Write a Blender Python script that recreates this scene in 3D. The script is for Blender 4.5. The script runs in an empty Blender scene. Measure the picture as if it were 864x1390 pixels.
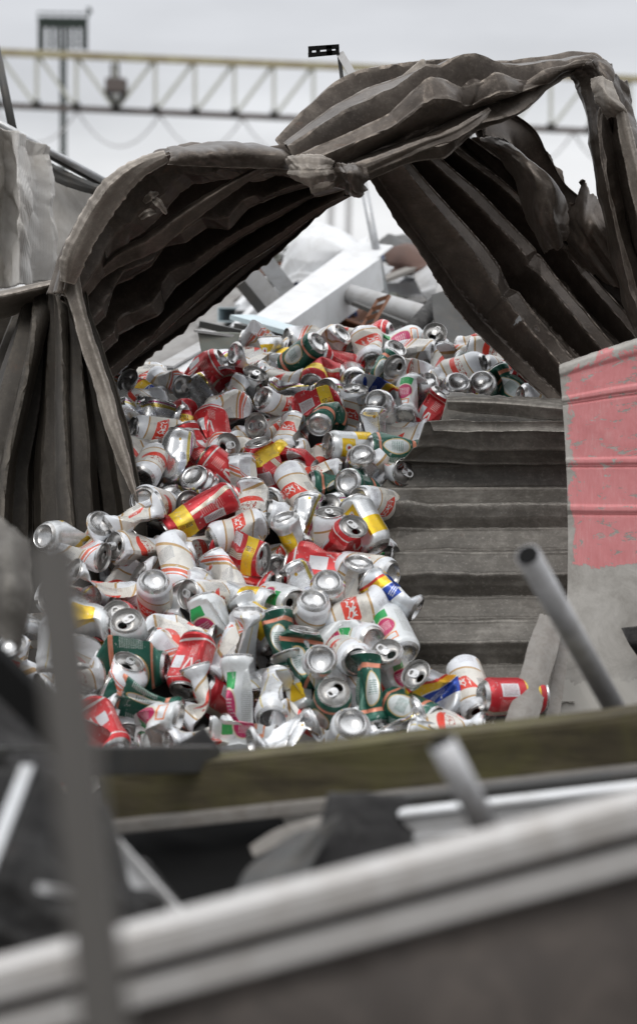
import bpy, bmesh, math, random
import numpy as np
from mathutils import Vector, Matrix, Quaternion

# ------------------------------------------------------------------ camera, light, exposure
scene = bpy.context.scene
C = scene.collection
F_PX, CX, CY, HOR = 2400.0, 432.0, 695.0, 400.0
CAM_Z = 1.6
PITCH = math.atan((CY - HOR) / F_PX)
cam_d = bpy.data.cameras.new('camera')
cam = bpy.data.objects.new('camera', cam_d)
C.objects.link(cam)
cam.location = (0, 0, CAM_Z)
cam.rotation_euler = (math.pi / 2 - PITCH, 0, 0)
cam_d.sensor_fit = 'VERTICAL'
cam_d.sensor_height = 36.0
cam_d.lens = F_PX / 1390.0 * 36.0
cam_d.clip_start = 0.05
cam_d.clip_end = 3000
cam_d.dof.use_dof = True
cam_d.dof.focus_distance = 3.6
cam_d.dof.aperture_fstop = 3.5
cam_d.dof.aperture_blades = 0
scene.camera = cam

SUN_EL, SUN_ROT = 55, 200
world = bpy.data.worlds.new('World')
scene.world = world
world.use_nodes = True
wn, wl = world.node_tree.nodes, world.node_tree.links
wn.clear()
wo = wn.new('ShaderNodeOutputWorld'); bg = wn.new('ShaderNodeBackground')
sky = wn.new('ShaderNodeTexSky'); sky.sky_type = 'NISHITA'; sky.sun_disc = False
sky.sun_elevation = math.radians(SUN_EL); sky.sun_rotation = math.radians(SUN_ROT)
tc = wn.new('ShaderNodeTexCoord'); sep = wn.new('ShaderNodeSeparateXYZ')
wl.new(tc.outputs['Generated'], sep.inputs[0])
mp = wn.new('ShaderNodeMapping'); mp.inputs['Scale'].default_value = (1.2, 1.2, 5.0)
wl.new(tc.outputs['Generated'], mp.inputs[0])
nz = wn.new('ShaderNodeTexNoise'); nz.inputs['Scale'].default_value = 1.6; nz.inputs['Detail'].default_value = 4
nz.inputs['Roughness'].default_value = 0.45
wl.new(mp.outputs[0], nz.inputs['Vector'])
ma = wn.new('ShaderNodeMath'); ma.operation = 'MULTIPLY_ADD'; ma.inputs[1].default_value = 0.17; 
wl.new(nz.outputs[0], ma.inputs[0]); wl.new(sep.outputs['Z'], ma.inputs[2])
cr = wn.new('ShaderNodeValToRGB')
e = cr.color_ramp.elements
e[0].position = 0.0; e[0].color = (0.92, 0.925, 0.94, 1)
e[1].position = 0.15; e[1].color = (0.90, 0.905, 0.925, 1)
for pos, col in ((0.19, (0.79, 0.80, 0.825, 1)), (0.215, (0.69, 0.70, 0.73, 1)), (0.26, (0.68, 0.69, 0.72, 1)), (0.45, (1.15, 1.17, 1.2, 1)), (1.0, (2.0, 2.02, 2.06, 1))):
    k = e.new(pos); k.color = col
wl.new(ma.outputs[0], cr.inputs[0])
sc_ = wn.new('ShaderNodeVectorMath'); sc_.operation = 'SCALE'; sc_.inputs['Scale'].default_value = 10.0
n2 = wn.new('ShaderNodeTexNoise'); n2.inputs['Scale'].default_value = 5.5; n2.inputs['Detail'].default_value = 5; n2.inputs['Roughness'].default_value = 0.5
wl.new(mp.outputs[0], n2.inputs['Vector'])
mr = wn.new('ShaderNodeMapRange'); mr.inputs['From Min'].default_value = 0.3; mr.inputs['From Max'].default_value = 0.7
mr.inputs['To Min'].default_value = 0.90; mr.inputs['To Max'].default_value = 1.08
wl.new(n2.outputs[0], mr.inputs['Value'])
vm = wn.new('ShaderNodeVectorMath'); vm.operation = 'SCALE'; wl.new(cr.outputs[0], vm.inputs[0]); wl.new(mr.outputs[0], vm.inputs['Scale'])
wl.new(vm.outputs[0], sc_.inputs[0])
by = wn.new('ShaderNodeMapRange'); by.interpolation_type = 'SMOOTHSTEP'
by.inputs['From Min'].default_value = -0.75; by.inputs['From Max'].default_value = 0.35
by.inputs['To Min'].default_value = 5.2; by.inputs['To Max'].default_value = 10.0
wl.new(sep.outputs['Y'], by.inputs['Value']); wl.new(by.outputs[0], sc_.inputs['Scale'])
mx = wn.new('ShaderNodeMix'); mx.data_type = 'RGBA'; mx.inputs[0].default_value = 0.93
wl.new(sky.outputs[0], mx.inputs[6]); wl.new(sc_.outputs[0], mx.inputs[7])
wl.new(mx.outputs[2], bg.inputs[0]); bg.inputs[1].default_value = 0.1
wl.new(bg.outputs[0], wo.inputs[0])

sun_d = bpy.data.lights.new('sun', 'SUN'); sun_d.energy = 0.9; sun_d.angle = math.radians(25); sun_d.color = (1, 0.97, 0.93)
sun = bpy.data.objects.new('sun', sun_d); C.objects.link(sun)
# sky sun_rotation is measured clockwise from +Y seen from above
az = math.radians(SUN_ROT); el = math.radians(SUN_EL)
sdir = Vector((math.sin(az) * math.cos(el), math.cos(az) * math.cos(el), math.sin(el)))
sun.rotation_euler = sdir.to_track_quat('Z', 'Y').to_euler()

scene.view_settings.view_transform = 'Standard'
scene.view_settings.look = 'None'
scene.view_settings.exposure = 0.0
scene.view_settings.gamma = 1.0
scene.render.engine = 'CYCLES'
scene.cycles.max_bounces = 6

# ------------------------------------------------------------------ helpers
FWD = np.array([0, math.cos(PITCH), -math.sin(PITCH)])
UP = np.array([0, math.sin(PITCH), math.cos(PITCH)])
RIGHT = np.array([1.0, 0, 0])
CAM = np.array([0, 0, CAM_Z])

def at(px, py, Y):
    d = FWD + RIGHT * (px - CX) / F_PX + UP * (CY - py) / F_PX
    return CAM + d * (Y / d[1])

def V(px, py, Y):
    return Vector(at(px, py, Y))

def tag(o, label=None, cat=None, group=None, kind=None):
    if label: o['label'] = label
    if cat: o['category'] = cat
    if group: o['group'] = group
    if kind: o['kind'] = kind
    return o

def empty(name, loc, label=None, cat=None, group=None):
    o = bpy.data.objects.new(name, None); C.objects.link(o)
    o.location = loc; o.empty_display_size = 0.05
    tag(o, label, cat, group)
    return o

def link_mesh(name, me, mats, parent=None, world_space=True):
    o = bpy.data.objects.new(name, me); C.objects.link(o)
    for m in (mats if isinstance(mats, (list, tuple)) else [mats]):
        if m.name not in me.materials: me.materials.append(m)
    if parent is not None:
        o.parent = parent
        if world_space:
            o.matrix_parent_inverse = Matrix.Translation(parent.location).inverted()
    return o

def np_mesh(name, verts, faces, uvs=None, mat_idx=None, smooth=True, sharp=0):
    """verts Nx3, faces list/array of quads, uvs per-loop"""
    me = bpy.data.meshes.new(name)
    faces = np.asarray(faces, dtype=np.int32)
    nf, k = faces.shape
    me.vertices.add(len(verts)); me.vertices.foreach_set('co', np.asarray(verts, dtype=np.float32).ravel())
    me.loops.add(nf * k); me.loops.foreach_set('vertex_index', faces.ravel())
    me.polygons.add(nf)
    me.polygons.foreach_set('loop_start', np.arange(0, nf * k, k, dtype=np.int32))
    try: me.polygons.foreach_set('loop_total', np.full(nf, k, dtype=np.int32))
    except Exception: pass
    if mat_idx is not None: me.polygons.foreach_set('material_index', np.asarray(mat_idx, dtype=np.int32))
    me.polygons.foreach_set('use_smooth', np.full(nf, smooth, dtype=bool))
    if uvs is not None:
        l = me.uv_layers.new(name='UVMap')
        l.data.foreach_set('uv', np.asarray(uvs, dtype=np.float32).ravel())
    me.update(calc_edges=True)
    me.validate()
    if smooth and sharp: me.set_sharp_from_angle(angle=math.radians(sharp))
    return me

# piecewise-linear lattice noise: gives flat facets with sharp creases, like crumpled sheet metal
def tri_noise(x, y, seed):
    r = np.random.RandomState(seed % 100000)
    T = r.rand(64, 64) * 2 - 1
    xi = np.floor(x).astype(int); yi = np.floor(y).astype(int)
    fx = x - xi; fy = y - yi
    a = T[xi % 64, yi % 64]; b = T[(xi + 1) % 64, yi % 64]
    c = T[xi % 64, (yi + 1) % 64]; d = T[(xi + 1) % 64, (yi + 1) % 64]
    low = a + (b - a) * fx + (d - b) * fy
    upp = a + (d - c) * fx + (c - a) * fy
    return np.where(fx > fy, low, upp)

def smooth_noise(x, seed, k=8):
    r = np.random.RandomState(seed % 100000)
    out = np.zeros_like(x)
    for i in range(k):
        out += np.sin(x * (1.0 + 0.9 * i) * 2.1 + r.rand() * 6.28) * r.rand() / (1 + 0.5 * i)
    return out / 2.0

def sstep(a, b, x):
    t = np.clip((x - a) / (b - a), 0, 1)
    return t * t * (3 - 2 * t)

def cr_eval(P, t):
    """Catmull-Rom along axis 0 of P at t in [0,1]"""
    n = P.shape[0]
    s = t * (n - 1)
    i = np.clip(np.floor(s).astype(int), 0, n - 2)
    f = s - i
    p1 = P[i]; p2 = P[i + 1]
    p0 = np.where((i > 0)[:, None], P[np.maximum(i - 1, 0)], 2 * p1 - p2)
    p3 = np.where((i < n - 2)[:, None], P[np.minimum(i + 2, n - 1)], 2 * p2 - p1)
    f = f[:, None]
    return 0.5 * ((2 * p1) + (-p0 + p2) * f + (2 * p0 - 5 * p1 + 4 * p2 - p3) * f ** 2 + (-p0 + 3 * p1 - 3 * p2 + p3) * f ** 3)

def trap(x):
    """trapezoid corrugation -1..1, period 1"""
    t = x - np.floor(x)
    w = np.abs(t - 0.5) * 4 - 1      # 1..-1..1
    return np.clip(w * 3.2, -1, 1)

DS = 1.0
def sheet(name, rows, mat, parent=None, nu=120, nv=120, ridges=0, amp=0.015, axis='v', crumple=0.0, cscale=5.0,
          edge=0.0, seed=1, thick=0.0012, phase=0.0, amp_fn=None, fine=0.0, roll=None, holes=None, smooth_ridge=False, tears=0.0, sharp=10, wobble=0.3, steps=None, cfn=None, kinks=None, micro=0.07):
    """rows[v][u] = (px,py,Y): a bent metal sheet"""
    R = np.array([[at(p[0], p[1], p[2] * DS) for p in row] for row in rows])       # nv0, nu0, 3
    nv0, nu0 = R.shape[:2]
    tu = np.linspace(0, 1, nu); tv = np.linspace(0, 1, nv)
    U, W = np.meshgrid(tu, tv)                                   # (nv,nu)
    # ragged outline
    Uo, Wo = U.copy(), W.copy()
    if edge > 0:
        def rag(x, s):
            n = 0.6 * smooth_noise(x * 9, s) + 0.6 * tri_noise(x * 23, x * 0, s) + 0.35 * tri_noise(x * 61, x * 0 + 3, s + 5)
            if tears: n = n + tears * np.maximum(0, tri_noise(x * 14, x * 0 + 7, s + 9)) ** 3
            return np.clip(n, -0.6, 3)
        v0 = edge * (0.6 + rag(U, seed)); v1 = 1 - edge * (0.6 + rag(U, seed + 1))
        u0 = edge * (0.6 + rag(W, seed + 2)); u1 = 1 - edge * (0.6 + rag(W, seed + 3))
        Wo = v0 + (v1 - v0) * W; Uo = u0 + (u1 - u0) * U
    # tensor catmull-rom
    A = np.stack([cr_eval(R[i], tu) for i in range(nv0)])        # nv0,nu,3
    def ev(Uq, Wq):
        # evaluate exactly on irregular params: bicubic by rows
        flat_u = Uq.ravel(); flat_w = Wq.ravel()
        s = flat_w * (nv0 - 1); i = np.clip(np.floor(s).astype(int), 0, nv0 - 2); f = (s - i)[:, None]
        rowsE = [cr_eval(R[k], np.clip(flat_u, 0, 1)) for k in range(nv0)]
        RE = np.stack(rowsE)                                     # nv0,N,3
        ar = np.arange(len(flat_u))
        p1 = RE[i, ar]; p2 = RE[i + 1, ar]
        p0 = np.where((i > 0)[:, None], RE[np.maximum(i - 1, 0), ar], 2 * p1 - p2)
        p3 = np.where((i < nv0 - 2)[:, None], RE[np.minimum(i + 2, nv0 - 1), ar], 2 * p2 - p1)
        q = 0.5 * ((2 * p1) + (-p0 + p2) * f + (2 * p0 - 5 * p1 + 4 * p2 - p3) * f ** 2 + (-p0 + 3 * p1 - 3 * p2 + p3) * f ** 3)
        return q.reshape(Uq.shape + (3,))
    P = ev(Uo, Wo)
    du = np.gradient(P, axis=1); dv = np.gradient(P, axis=0)
    N = np.cross(du, dv); N /= (np.linalg.norm(N, axis=2, keepdims=True) + 1e-12)
    # orient normals to camera
    sgn = np.sign(np.sum(N * (CAM - P), axis=2).mean()) or 1
    N *= sgn
    Lu = np.linalg.norm(np.diff(R, axis=1), axis=2).sum(1).mean(); Lv = np.linalg.norm(np.diff(R, axis=0), axis=2).sum(0).mean()
    D = np.zeros(U.shape)
    if ridges:
        par = Wo if axis == 'v' else Uo
        oth = Uo if axis == 'v' else Wo
        wob = 0.10 * smooth_noise(oth * 2.0, seed + 11)
        x = par * ridges + phase + wob * 0.6 * wobble
        prof = np.sin(2 * math.pi * x) if smooth_ridge else trap(x)
        fr = (x * 2) % 1.0
        for q_ in (0.30, 0.5, 0.70): prof = prof + micro * np.clip(1 - np.abs(fr - q_) / 0.06, 0, 1)
        a = amp if amp_fn is None else amp * amp_fn(Uo, Wo)
        D += prof * a
    if steps:
        for (vc, vw, va) in steps: D += va * np.exp(-((Wo - vc) / vw) ** 4)
    if kinks:      # local dents: (u, v, size, depth) pushed-in pyramids with straight creases
        for (ku, kv, ks, kd) in kinks:
            a = (Uo - ku) * Lu; b = (Wo - kv) * Lv
            D += kd * np.clip(1 - (np.abs(a * .9 + b * .45) + np.abs(b * .9 - a * .45) * .8) / ks, 0, 1)
    D0 = D.copy()
    if crumple > 0:
        su, sv = Uo * Lu * cscale, Wo * Lv * cscale
        wx = su + 0.35 * np.sin(sv * 1.7 + seed); wy = sv + 0.35 * np.sin(su * 1.3 + seed * 2)
        D += crumple * tri_noise(wx, wy, seed + 20) * (0.35 + 0.9 * np.clip(0.5 + tri_noise(wx * .35, wy * .35, seed + 25), 0, 1))
        D += crumple * 0.45 * tri_noise(wx * 2.3 + 5, wy * 2.3 + 9, seed + 21)
        D += crumple * 0.2 * tri_noise(wx * 5.1 + 5, wy * 5.1 + 9, seed + 22)
    if cfn is not None: D = D0 + (D - D0) * cfn(Uo, Wo)
    if fine > 0:
        D += fine * tri_noise(Uo * Lu * 40, Wo * Lv * 40, seed + 30)
    P = P + N * D[..., None]
    idx = np.arange(nu * nv).reshape(nv, nu)
    f = np.stack([idx[:-1, :-1], idx[:-1, 1:], idx[1:, 1:], idx[1:, :-1]], axis=-1).reshape(-1, 4)
    uvw = np.stack([Uo * Lu, Wo * Lv], axis=-1).reshape(-1, 2)
    if axis == 'u': uvw = uvw[:, ::-1]
    keep = np.ones(len(f), bool)
    if holes:
        cu = Uo.ravel()[f].mean(1); cv = Wo.ravel()[f].mean(1)
        for (hu, hv, ru, rv) in holes:
            a = np.arctan2((cv - hv) / rv, (cu - hu) / ru)
            rr = 1 + 0.35 * np.sin(a * 3 + 1) + 0.2 * np.sin(a * 7 + 2)
            keep &= (((cu - hu) / ru) ** 2 + ((cv - hv) / rv) ** 2) > rr
    f = f[keep]
    me = np_mesh(name, P.reshape(-1, 3), f, uvs=uvw[f.ravel()], sharp=sharp)
    o = link_mesh(name, me, mat, parent)
    if thick:
        m = o.modifiers.new('thickness', 'SOLIDIFY'); m.thickness = thick; m.offset = 0
    return o

def sweep(name, prof, p1, p2, mat, parent=None, up=(0, 0, 1), bevel=0.0, roll=0.0, seg=1, sag=0.0, wob=0.0, seed=0, smooth=False, closed=True):
    """extrude a 2-D outline (metres) from p1 to p2; (x across, y up)"""
    p1 = Vector(p1); p2 = Vector(p2); d = (p2 - p1); L = d.length; d.normalize()
    upv = Vector(up)
    x = d.cross(upv); x.normalize(); y = x.cross(d); y.normalize()
    if roll:
        q = Quaternion(d, roll); x = q @ x; y = q @ y
    rnd = random.Random(seed)
    bm = bmesh.new(); rings = []
    for i in range(seg + 1):
        t = i / seg
        c = p1.lerp(p2, t) - Vector((0, 0, 1)) * sag * 4 * t * (1 - t)
        if wob: c += x * rnd.uniform(-wob, wob) + y * rnd.uniform(-wob, wob)
        rings.append([bm.verts.new(c + x * a + y * b) for a, b in prof])
    n = len(prof)
    for i in range(seg):
        for j in range(n):
            k = (j + 1) % n
            bm.faces.new((rings[i][j], rings[i][k], rings[i + 1][k], rings[i + 1][j]))
    bm.faces.new(rings[0][::-1]); bm.faces.new(rings[-1])
    bmesh.ops.recalc_face_normals(bm, faces=bm.faces)
    if bevel:
        eds = [e_ for e_ in bm.edges if len(e_.link_faces) == 2 and e_.calc_face_angle(0) > 0.6]
        bmesh.ops.bevel(bm, geom=eds, offset=bevel, segments=2, affect='EDGES', clamp_overlap=True)
    me = bpy.data.meshes.new(name); bm.to_mesh(me); bm.free()
    if smooth:
        for p in me.polygons: p.use_smooth = True
    return link_mesh(name, me, mat, parent)

def rect(w, h): return [(-w / 2, -h / 2), (w / 2, -h / 2), (w / 2, h / 2), (-w / 2, h / 2)]
def circ(r, n=16): return [(r * math.cos(2 * math.pi * i / n), r * math.sin(2 * math.pi * i / n)) for i in range(n)]
def chan(w, h, t): return [(-w/2, -h/2), (w/2, -h/2), (w/2, -h/2+t), (-w/2+t, -h/2+t), (-w/2+t, h/2-t), (w/2, h/2-t), (w/2, h/2), (-w/2, h/2)]
def ibeam(w, h, t): return [(-w/2, -h/2), (w/2, -h/2), (w/2, -h/2+t), (t/2, -h/2+t), (t/2, h/2-t), (w/2, h/2-t), (w/2, h/2), (-w/2, h/2), (-w/2, h/2-t), (-t/2, h/2-t), (-t/2, -h/2+t), (-w/2, -h/2+t)]
def ell(w, h, t): return [(-w/2, -h/2), (w/2, -h/2), (w/2, -h/2+t), (-w/2+t, -h/2+t), (-w/2+t, h/2), (-w/2, h/2)]

class BM:
    """collects several bars/boxes that form ONE part"""
    def __init__(s): s.bm = bmesh.new()
    def bar(s, p1, p2, w, h=None, prof=None, up=(0, 0, 1)):
        p1 = Vector(p1); p2 = Vector(p2); d = (p2 - p1).normalized()
        upv = Vector(up)
        if abs(d.dot(upv)) > 0.98: upv = Vector((0, 1, 0))
        x = d.cross(upv).normalized(); y = x.cross(d).normalized()
        pr = prof or rect(w, h or w)
        a = [s.bm.verts.new(p1 + x * u + y * v) for u, v in pr]
        b = [s.bm.verts.new(p2 + x * u + y * v) for u, v in pr]
        n = len(pr)
        for j in range(n):
            k = (j + 1) % n
            s.bm.faces.new((a[j], a[k], b[k], b[j]))
        s.bm.faces.new(a[::-1]); s.bm.faces.new(b)
        return s
    def build(s, name, mat, parent=None):
        bmesh.ops.recalc_face_normals(s.bm, faces=s.bm.faces)
        me = bpy.data.meshes.new(name); s.bm.to_mesh(me); s.bm.free()
        return link_mesh(name, me, mat, parent)

# ------------------------------------------------------------------ node helpers
class NT:
    def __init__(s, name):
        s.m = bpy.data.materials.new(name); s.m.use_nodes = True
        s.t = s.m.node_tree; s.t.nodes.clear()
        s.out = s.t.nodes.new('ShaderNodeOutputMaterial')
        s.b = s.t.nodes.new('ShaderNodeBsdfPrincipled')
        s.t.links.new(s.b.outputs[0], s.out.inputs[0])
    def n(s, t): return s.t.nodes.new(t)
    def link(s, a, b): s.t.links.new(a, b)
    def put(s, sock, v):
        if isinstance(v, (int, float)): sock.default_value = v
        elif isinstance(v, tuple): sock.default_value = v
        else: s.link(v, sock)
    def math(s, op, a, b=0.0, c=0.0, clamp=False):
        n = s.n('ShaderNodeMath'); n.operation = op; n.use_clamp = clamp
        s.put(n.inputs[0], a); s.put(n.inputs[1], b); s.put(n.inputs[2], c)
        return n.outputs[0]
    def add(s, a, b): return s.math('ADD', a, b)
    def sub(s, a, b): return s.math('SUBTRACT', a, b)
    def mul(s, a, b): return s.math('MULTIPLY', a, b)
    def mx(s, a, b): return s.math('MAXIMUM', a, b)
    def mn(s, a, b): return s.math('MINIMUM', a, b)
    def absv(s, a): return s.math('ABSOLUTE', a)
    def lt(s, a, b): return s.math('LESS_THAN', a, b)
    def gt(s, a, b): return s.math('GREATER_THAN', a, b)
    def rect(s, x, y, cx, cy, hw, hh):
        a = s.sub(s.absv(s.sub(x, cx)), hw); b = s.sub(s.absv(s.sub(y, cy)), hh)
        return s.lt(s.mx(a, b), 0.0)
    def band(s, y, c, hh): return s.lt(s.absv(s.sub(y, c)), hh)
    def ellipse(s, x, y, cx, cy, rx, ry):
        a = s.math('DIVIDE', s.sub(x, cx), rx); b = s.math('DIVIDE', s.sub(y, cy), ry)
        return s.lt(s.add(s.mul(a, a), s.mul(b, b)), 1.0)
    def mix(s, f, a, b):
        n = s.n('ShaderNodeMix'); n.data_type = 'RGBA'
        s.put(n.inputs[0], f)
        s.put(n.inputs[6], a if not isinstance(a, tuple) else a + ((1,) if len(a) == 3 else ()))
        s.put(n.inputs[7], b if not isinstance(b, tuple) else b + ((1,) if len(b) == 3 else ()))
        return n.outputs[2]
    def noise(s, vec, scale, detail=4, rough=0.6, dist=0.0):
        n = s.n('ShaderNodeTexNoise'); n.inputs['Scale'].default_value = scale; n.inputs['Detail'].default_value = detail
        n.inputs['Roughness'].default_value = rough; n.inputs['Distortion'].default_value = dist
        if vec is not None: s.link(vec, n.inputs['Vector'])
        return n.outputs[0]
    def coord(s, kind='Object', scale=(1, 1, 1), rot=(0, 0, 0)):
        t = s.n('ShaderNodeTexCoord'); m = s.n('ShaderNodeMapping')
        m.inputs['Scale'].default_value = scale; m.inputs['Rotation'].default_value = rot
        s.link(t.outputs[kind], m.inputs[0]); return m.outputs[0]
    def ramp(s, v, stops):
        n = s.n('ShaderNodeValToRGB'); el_ = n.color_ramp.elements
        el_[0].position, el_[0].color = stops[0][0], tuple(stops[0][1]) + (1,)
        el_[1].position, el_[1].color = stops[-1][0], tuple(stops[-1][1]) + (1,)
        for p, c in stops[1:-1]:
            k = el_.new(p); k.color = tuple(c) + (1,)
        s.link(v, n.inputs[0]); return n.outputs[0]
    def set(s, **kw):
        names = dict(col='Base Color', rough='Roughness', metal='Metallic', coat='Coat Weight', coatr='Coat Roughness', spec='Specular IOR Level')
        for k, v in kw.items():
            if isinstance(v, tuple) and len(v) == 3: v = v + (1,)
            s.put(s.b.inputs[names[k]], v)
        return s
    def bump(s, h, strength=0.3, dist=0.01):
        n = s.n('ShaderNodeBump'); n.inputs['Strength'].default_value = strength; n.inputs['Distance'].default_value = dist
        s.link(h, n.inputs['Height']); s.link(n.outputs[0], s.b.inputs['Normal']); return s

def g(v): return (v, v, v)

def mat_sheet(name, dark, mid, light, spec=0.5, metal=0.35, rough=0.55, rust=0.25, streak=(2, 40, 1), wear_hilite=0.5):
    s = NT(name)
    uv = s.coord('UV', streak); ob = s.coord('Object')
    st = s.noise(uv, 3.0, 6, 0.65)
    bl = s.noise(ob, 9.0, 8, 0.7, 0.4)
    sp = s.noise(ob, 160.0, 3, 0.7)
    md = s.noise(ob, 38.0, 6, 0.75, 0.3)
    v = s.add(s.add(s.mul(st, 0.22), s.mul(bl, 0.45)), s.mul(md, 0.33))
    col = s.ramp(v, [(0.30, dark), (0.5, mid), (0.72, light)])
    # rust-brown spots and pale scuffs that belong to the surface
    rs = s.ramp(s.noise(ob, 14.0, 7, 0.75, 0.8), [(0.60, g(0)), (0.74, g(1))])
    col = s.mix(s.mul(rs, rust), col, (0.20, 0.085, 0.035))
    big = s.ramp(s.noise(ob, 3.2, 5, 0.6, 0.8), [(0.42, g(0)), (0.62, g(1))])
    col = s.mix(s.mul(big, 0.45), col, dark)
    spk = s.ramp(sp, [(0.56, g(0)), (0.72, g(1))])
    col = s.mix(s.mul(spk, 0.35), col, light)
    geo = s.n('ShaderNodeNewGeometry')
    pw = s.ramp(geo.outputs['Pointiness'], [(0.505, g(0)), (0.57, g(1))])  # crest edges paled: worn metal, plus highlights painted along the creases
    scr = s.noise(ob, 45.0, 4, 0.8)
    col = s.mix(s.mul(s.mul(pw, s.ramp(scr, [(0.35, g(0)), (0.65, g(1))])), wear_hilite), col, tuple(min(1, c * 1.9) for c in light))
    s.set(col=col, metal=metal, spec=spec, rough=s.math('MULTIPLY_ADD', bl, 0.35, rough - 0.17))
    s.bump(s.add(s.mul(sp, 0.3), bl), 0.25, 0.004)
    return s.m

def mat_plain(name, col, rough=0.5, metal=0.0, var=0.25, scale=8.0, dirt=None, dirt_amt=0.4, bump=0.15, spec=0.4):
    s = NT(name); ob = s.coord('Object')
    nz_ = s.noise(ob, scale, 7, 0.7, 0.3)
    c = s.mix(nz_, tuple(x * (1 - var) for x in col), tuple(min(1, x * (1 + var)) for x in col))
    if dirt:
        d = s.ramp(s.noise(ob, scale * 2.3, 8, 0.75, 0.6), [(0.46, g(0)), (0.68, g(1))])
        c = s.mix(s.mul(d, dirt_amt), c, dirt)
    s.set(col=c, rough=s.math('MULTIPLY_ADD', nz_, 0.25, rough - 0.12), metal=metal, spec=spec)
    s.bump(nz_, bump, 0.004)
    return s.m

M = {}
M['brown'] = mat_sheet('weathered_brown_steel', (0.030, 0.023, 0.018), (0.086, 0.069, 0.056), (0.22, 0.19, 0.16), rust=0.35, metal=.45, rough=.36, streak=(2,18,1), wear_hilite=.55)
M['brown_dk'] = mat_sheet('dark_brown_steel', (0.030, 0.023, 0.018), (0.078, 0.061, 0.049), (0.18, 0.15, 0.125), rust=0.4, metal=.4, rough=.38, streak=(2,18,1), wear_hilite=.55)
M['rim'] = mat_sheet('worn_steel_edge', (0.10, 0.082, 0.066), (0.22, 0.192, 0.162), (0.42, 0.38, 0.335), rust=0.15, wear_hilite=0.7)
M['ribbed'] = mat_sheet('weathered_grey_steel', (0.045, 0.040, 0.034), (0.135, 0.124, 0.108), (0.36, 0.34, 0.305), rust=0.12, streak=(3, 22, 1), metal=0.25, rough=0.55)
M['curtain'] = mat_sheet('shade_dark_steel', (0.020, 0.016, 0.012), (0.042, 0.035, 0.027), (0.095, 0.082, 0.066), rust=0.15)  # steel colour darkened to stand for shade among the folds
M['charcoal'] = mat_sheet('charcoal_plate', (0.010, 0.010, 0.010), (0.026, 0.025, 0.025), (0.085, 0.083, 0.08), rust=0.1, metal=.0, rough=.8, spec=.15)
M['alu'] = mat_plain('dull_aluminium', (0.52, 0.53, 0.54), 0.42, 0.7, 0.2, 12, (0.22, 0.2, 0.18), 0.5)
M['frame_white'] = mat_plain('dirty_white_frame', (0.54, 0.525, 0.51), 0.5, 0.0, 0.15, 7, (0.28, 0.24, 0.20), 0.5)
M['white'] = mat_plain('white_painted_metal', (0.72, 0.73, 0.74), 0.45, 0.0, 0.1, 5, (0.4, 0.38, 0.35), 0.4)
M['pale'] = mat_plain('pale_grey_metal', (0.45, 0.45, 0.45), 0.5, 0.2, 0.2, 6, (0.22, 0.19, 0.16), 0.5)
M['iceblue'] = mat_plain('pale_blue_panel', (0.55, 0.66, 0.70), 0.4, 0.0, 0.1, 6, (0.4, 0.4, 0.38), 0.4)
M['sage'] = mat_plain('grey_green_panel', (0.22, 0.235, 0.21), 0.55, 0.1, 0.2, 6, (0.30, 0.19, 0.13), 0.4)
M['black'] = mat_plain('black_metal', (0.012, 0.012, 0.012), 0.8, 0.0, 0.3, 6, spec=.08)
M['dkgrey'] = mat_plain('dark_grey_steel', (0.07, 0.07, 0.068), 0.5, 0.4, 0.3, 8, (0.12, 0.1, 0.08), 0.4)
M['post'] = mat_plain('grey_post_steel', (0.115, 0.108, 0.10), 0.5, 0.2, 0.15, 6)
M['rust'] = mat_plain('rusty_iron', (0.17, 0.075, 0.04), 0.75, 0.1, 0.4, 12)
M['red'] = mat_plain('red_paint', (0.45, 0.04, 0.04), 0.5)
M['bluep'] = mat_plain('blue_paint', (0.04, 0.08, 0.25), 0.5)
M['gantry_y'] = mat_plain('faded_yellow_paint', (0.52, 0.47, 0.30), 0.6, 0, 0.2, 0.6, (0.2, 0.1, 0.06), 0.6)
M['gantry_g'] = mat_plain('grey_green_paint', (0.62, 0.63, 0.55), 0.6, 0, 0.2, 0.6)
M['tower'] = mat_plain('dark_green_steel', (0.035, 0.05, 0.042), 0.6, 0, 0.2, 0.6)
M['cable'] = mat_plain('pale_cable', (0.72, 0.72, 0.72), 0.6)
M['pinkrib'] = mat_plain('pressed_pink_rib', (0.50, 0.155, 0.16), 0.6, 0, .12, 30, (0.35, 0.32, 0.29), .5)
M['board_brown'] = mat_plain('grey_brown_panel', (0.062, 0.052, 0.046), .7, 0, .25, 6, (0.17, 0.14, 0.12), .4)
M['farpile'] = mat_plain('mixed_far_scrap', (0.24, 0.23, 0.22), .7, .1, .7, 5, (0.45, 0.44, 0.42), .6)
M['tubem'] = mat_plain('oxidised_tube', (0.52, 0.52, 0.53), .45, .5, .15, 14, (0.2, 0.19, 0.18), .5)
M['rustdk'] = mat_plain('dark_rust', (0.11, 0.06, 0.045), .7, .1, .5, 9)
M['trolley'] = mat_plain('grey_brown_hoist', (0.16, 0.135, 0.125), .6, 0, .2, 1)
M['board'] = mat_plain('bleached_board', (0.27, 0.255, 0.235), 0.8, 0, 0.3, 22, (0.14, 0.11, 0.09), 0.5, 0.4)

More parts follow.
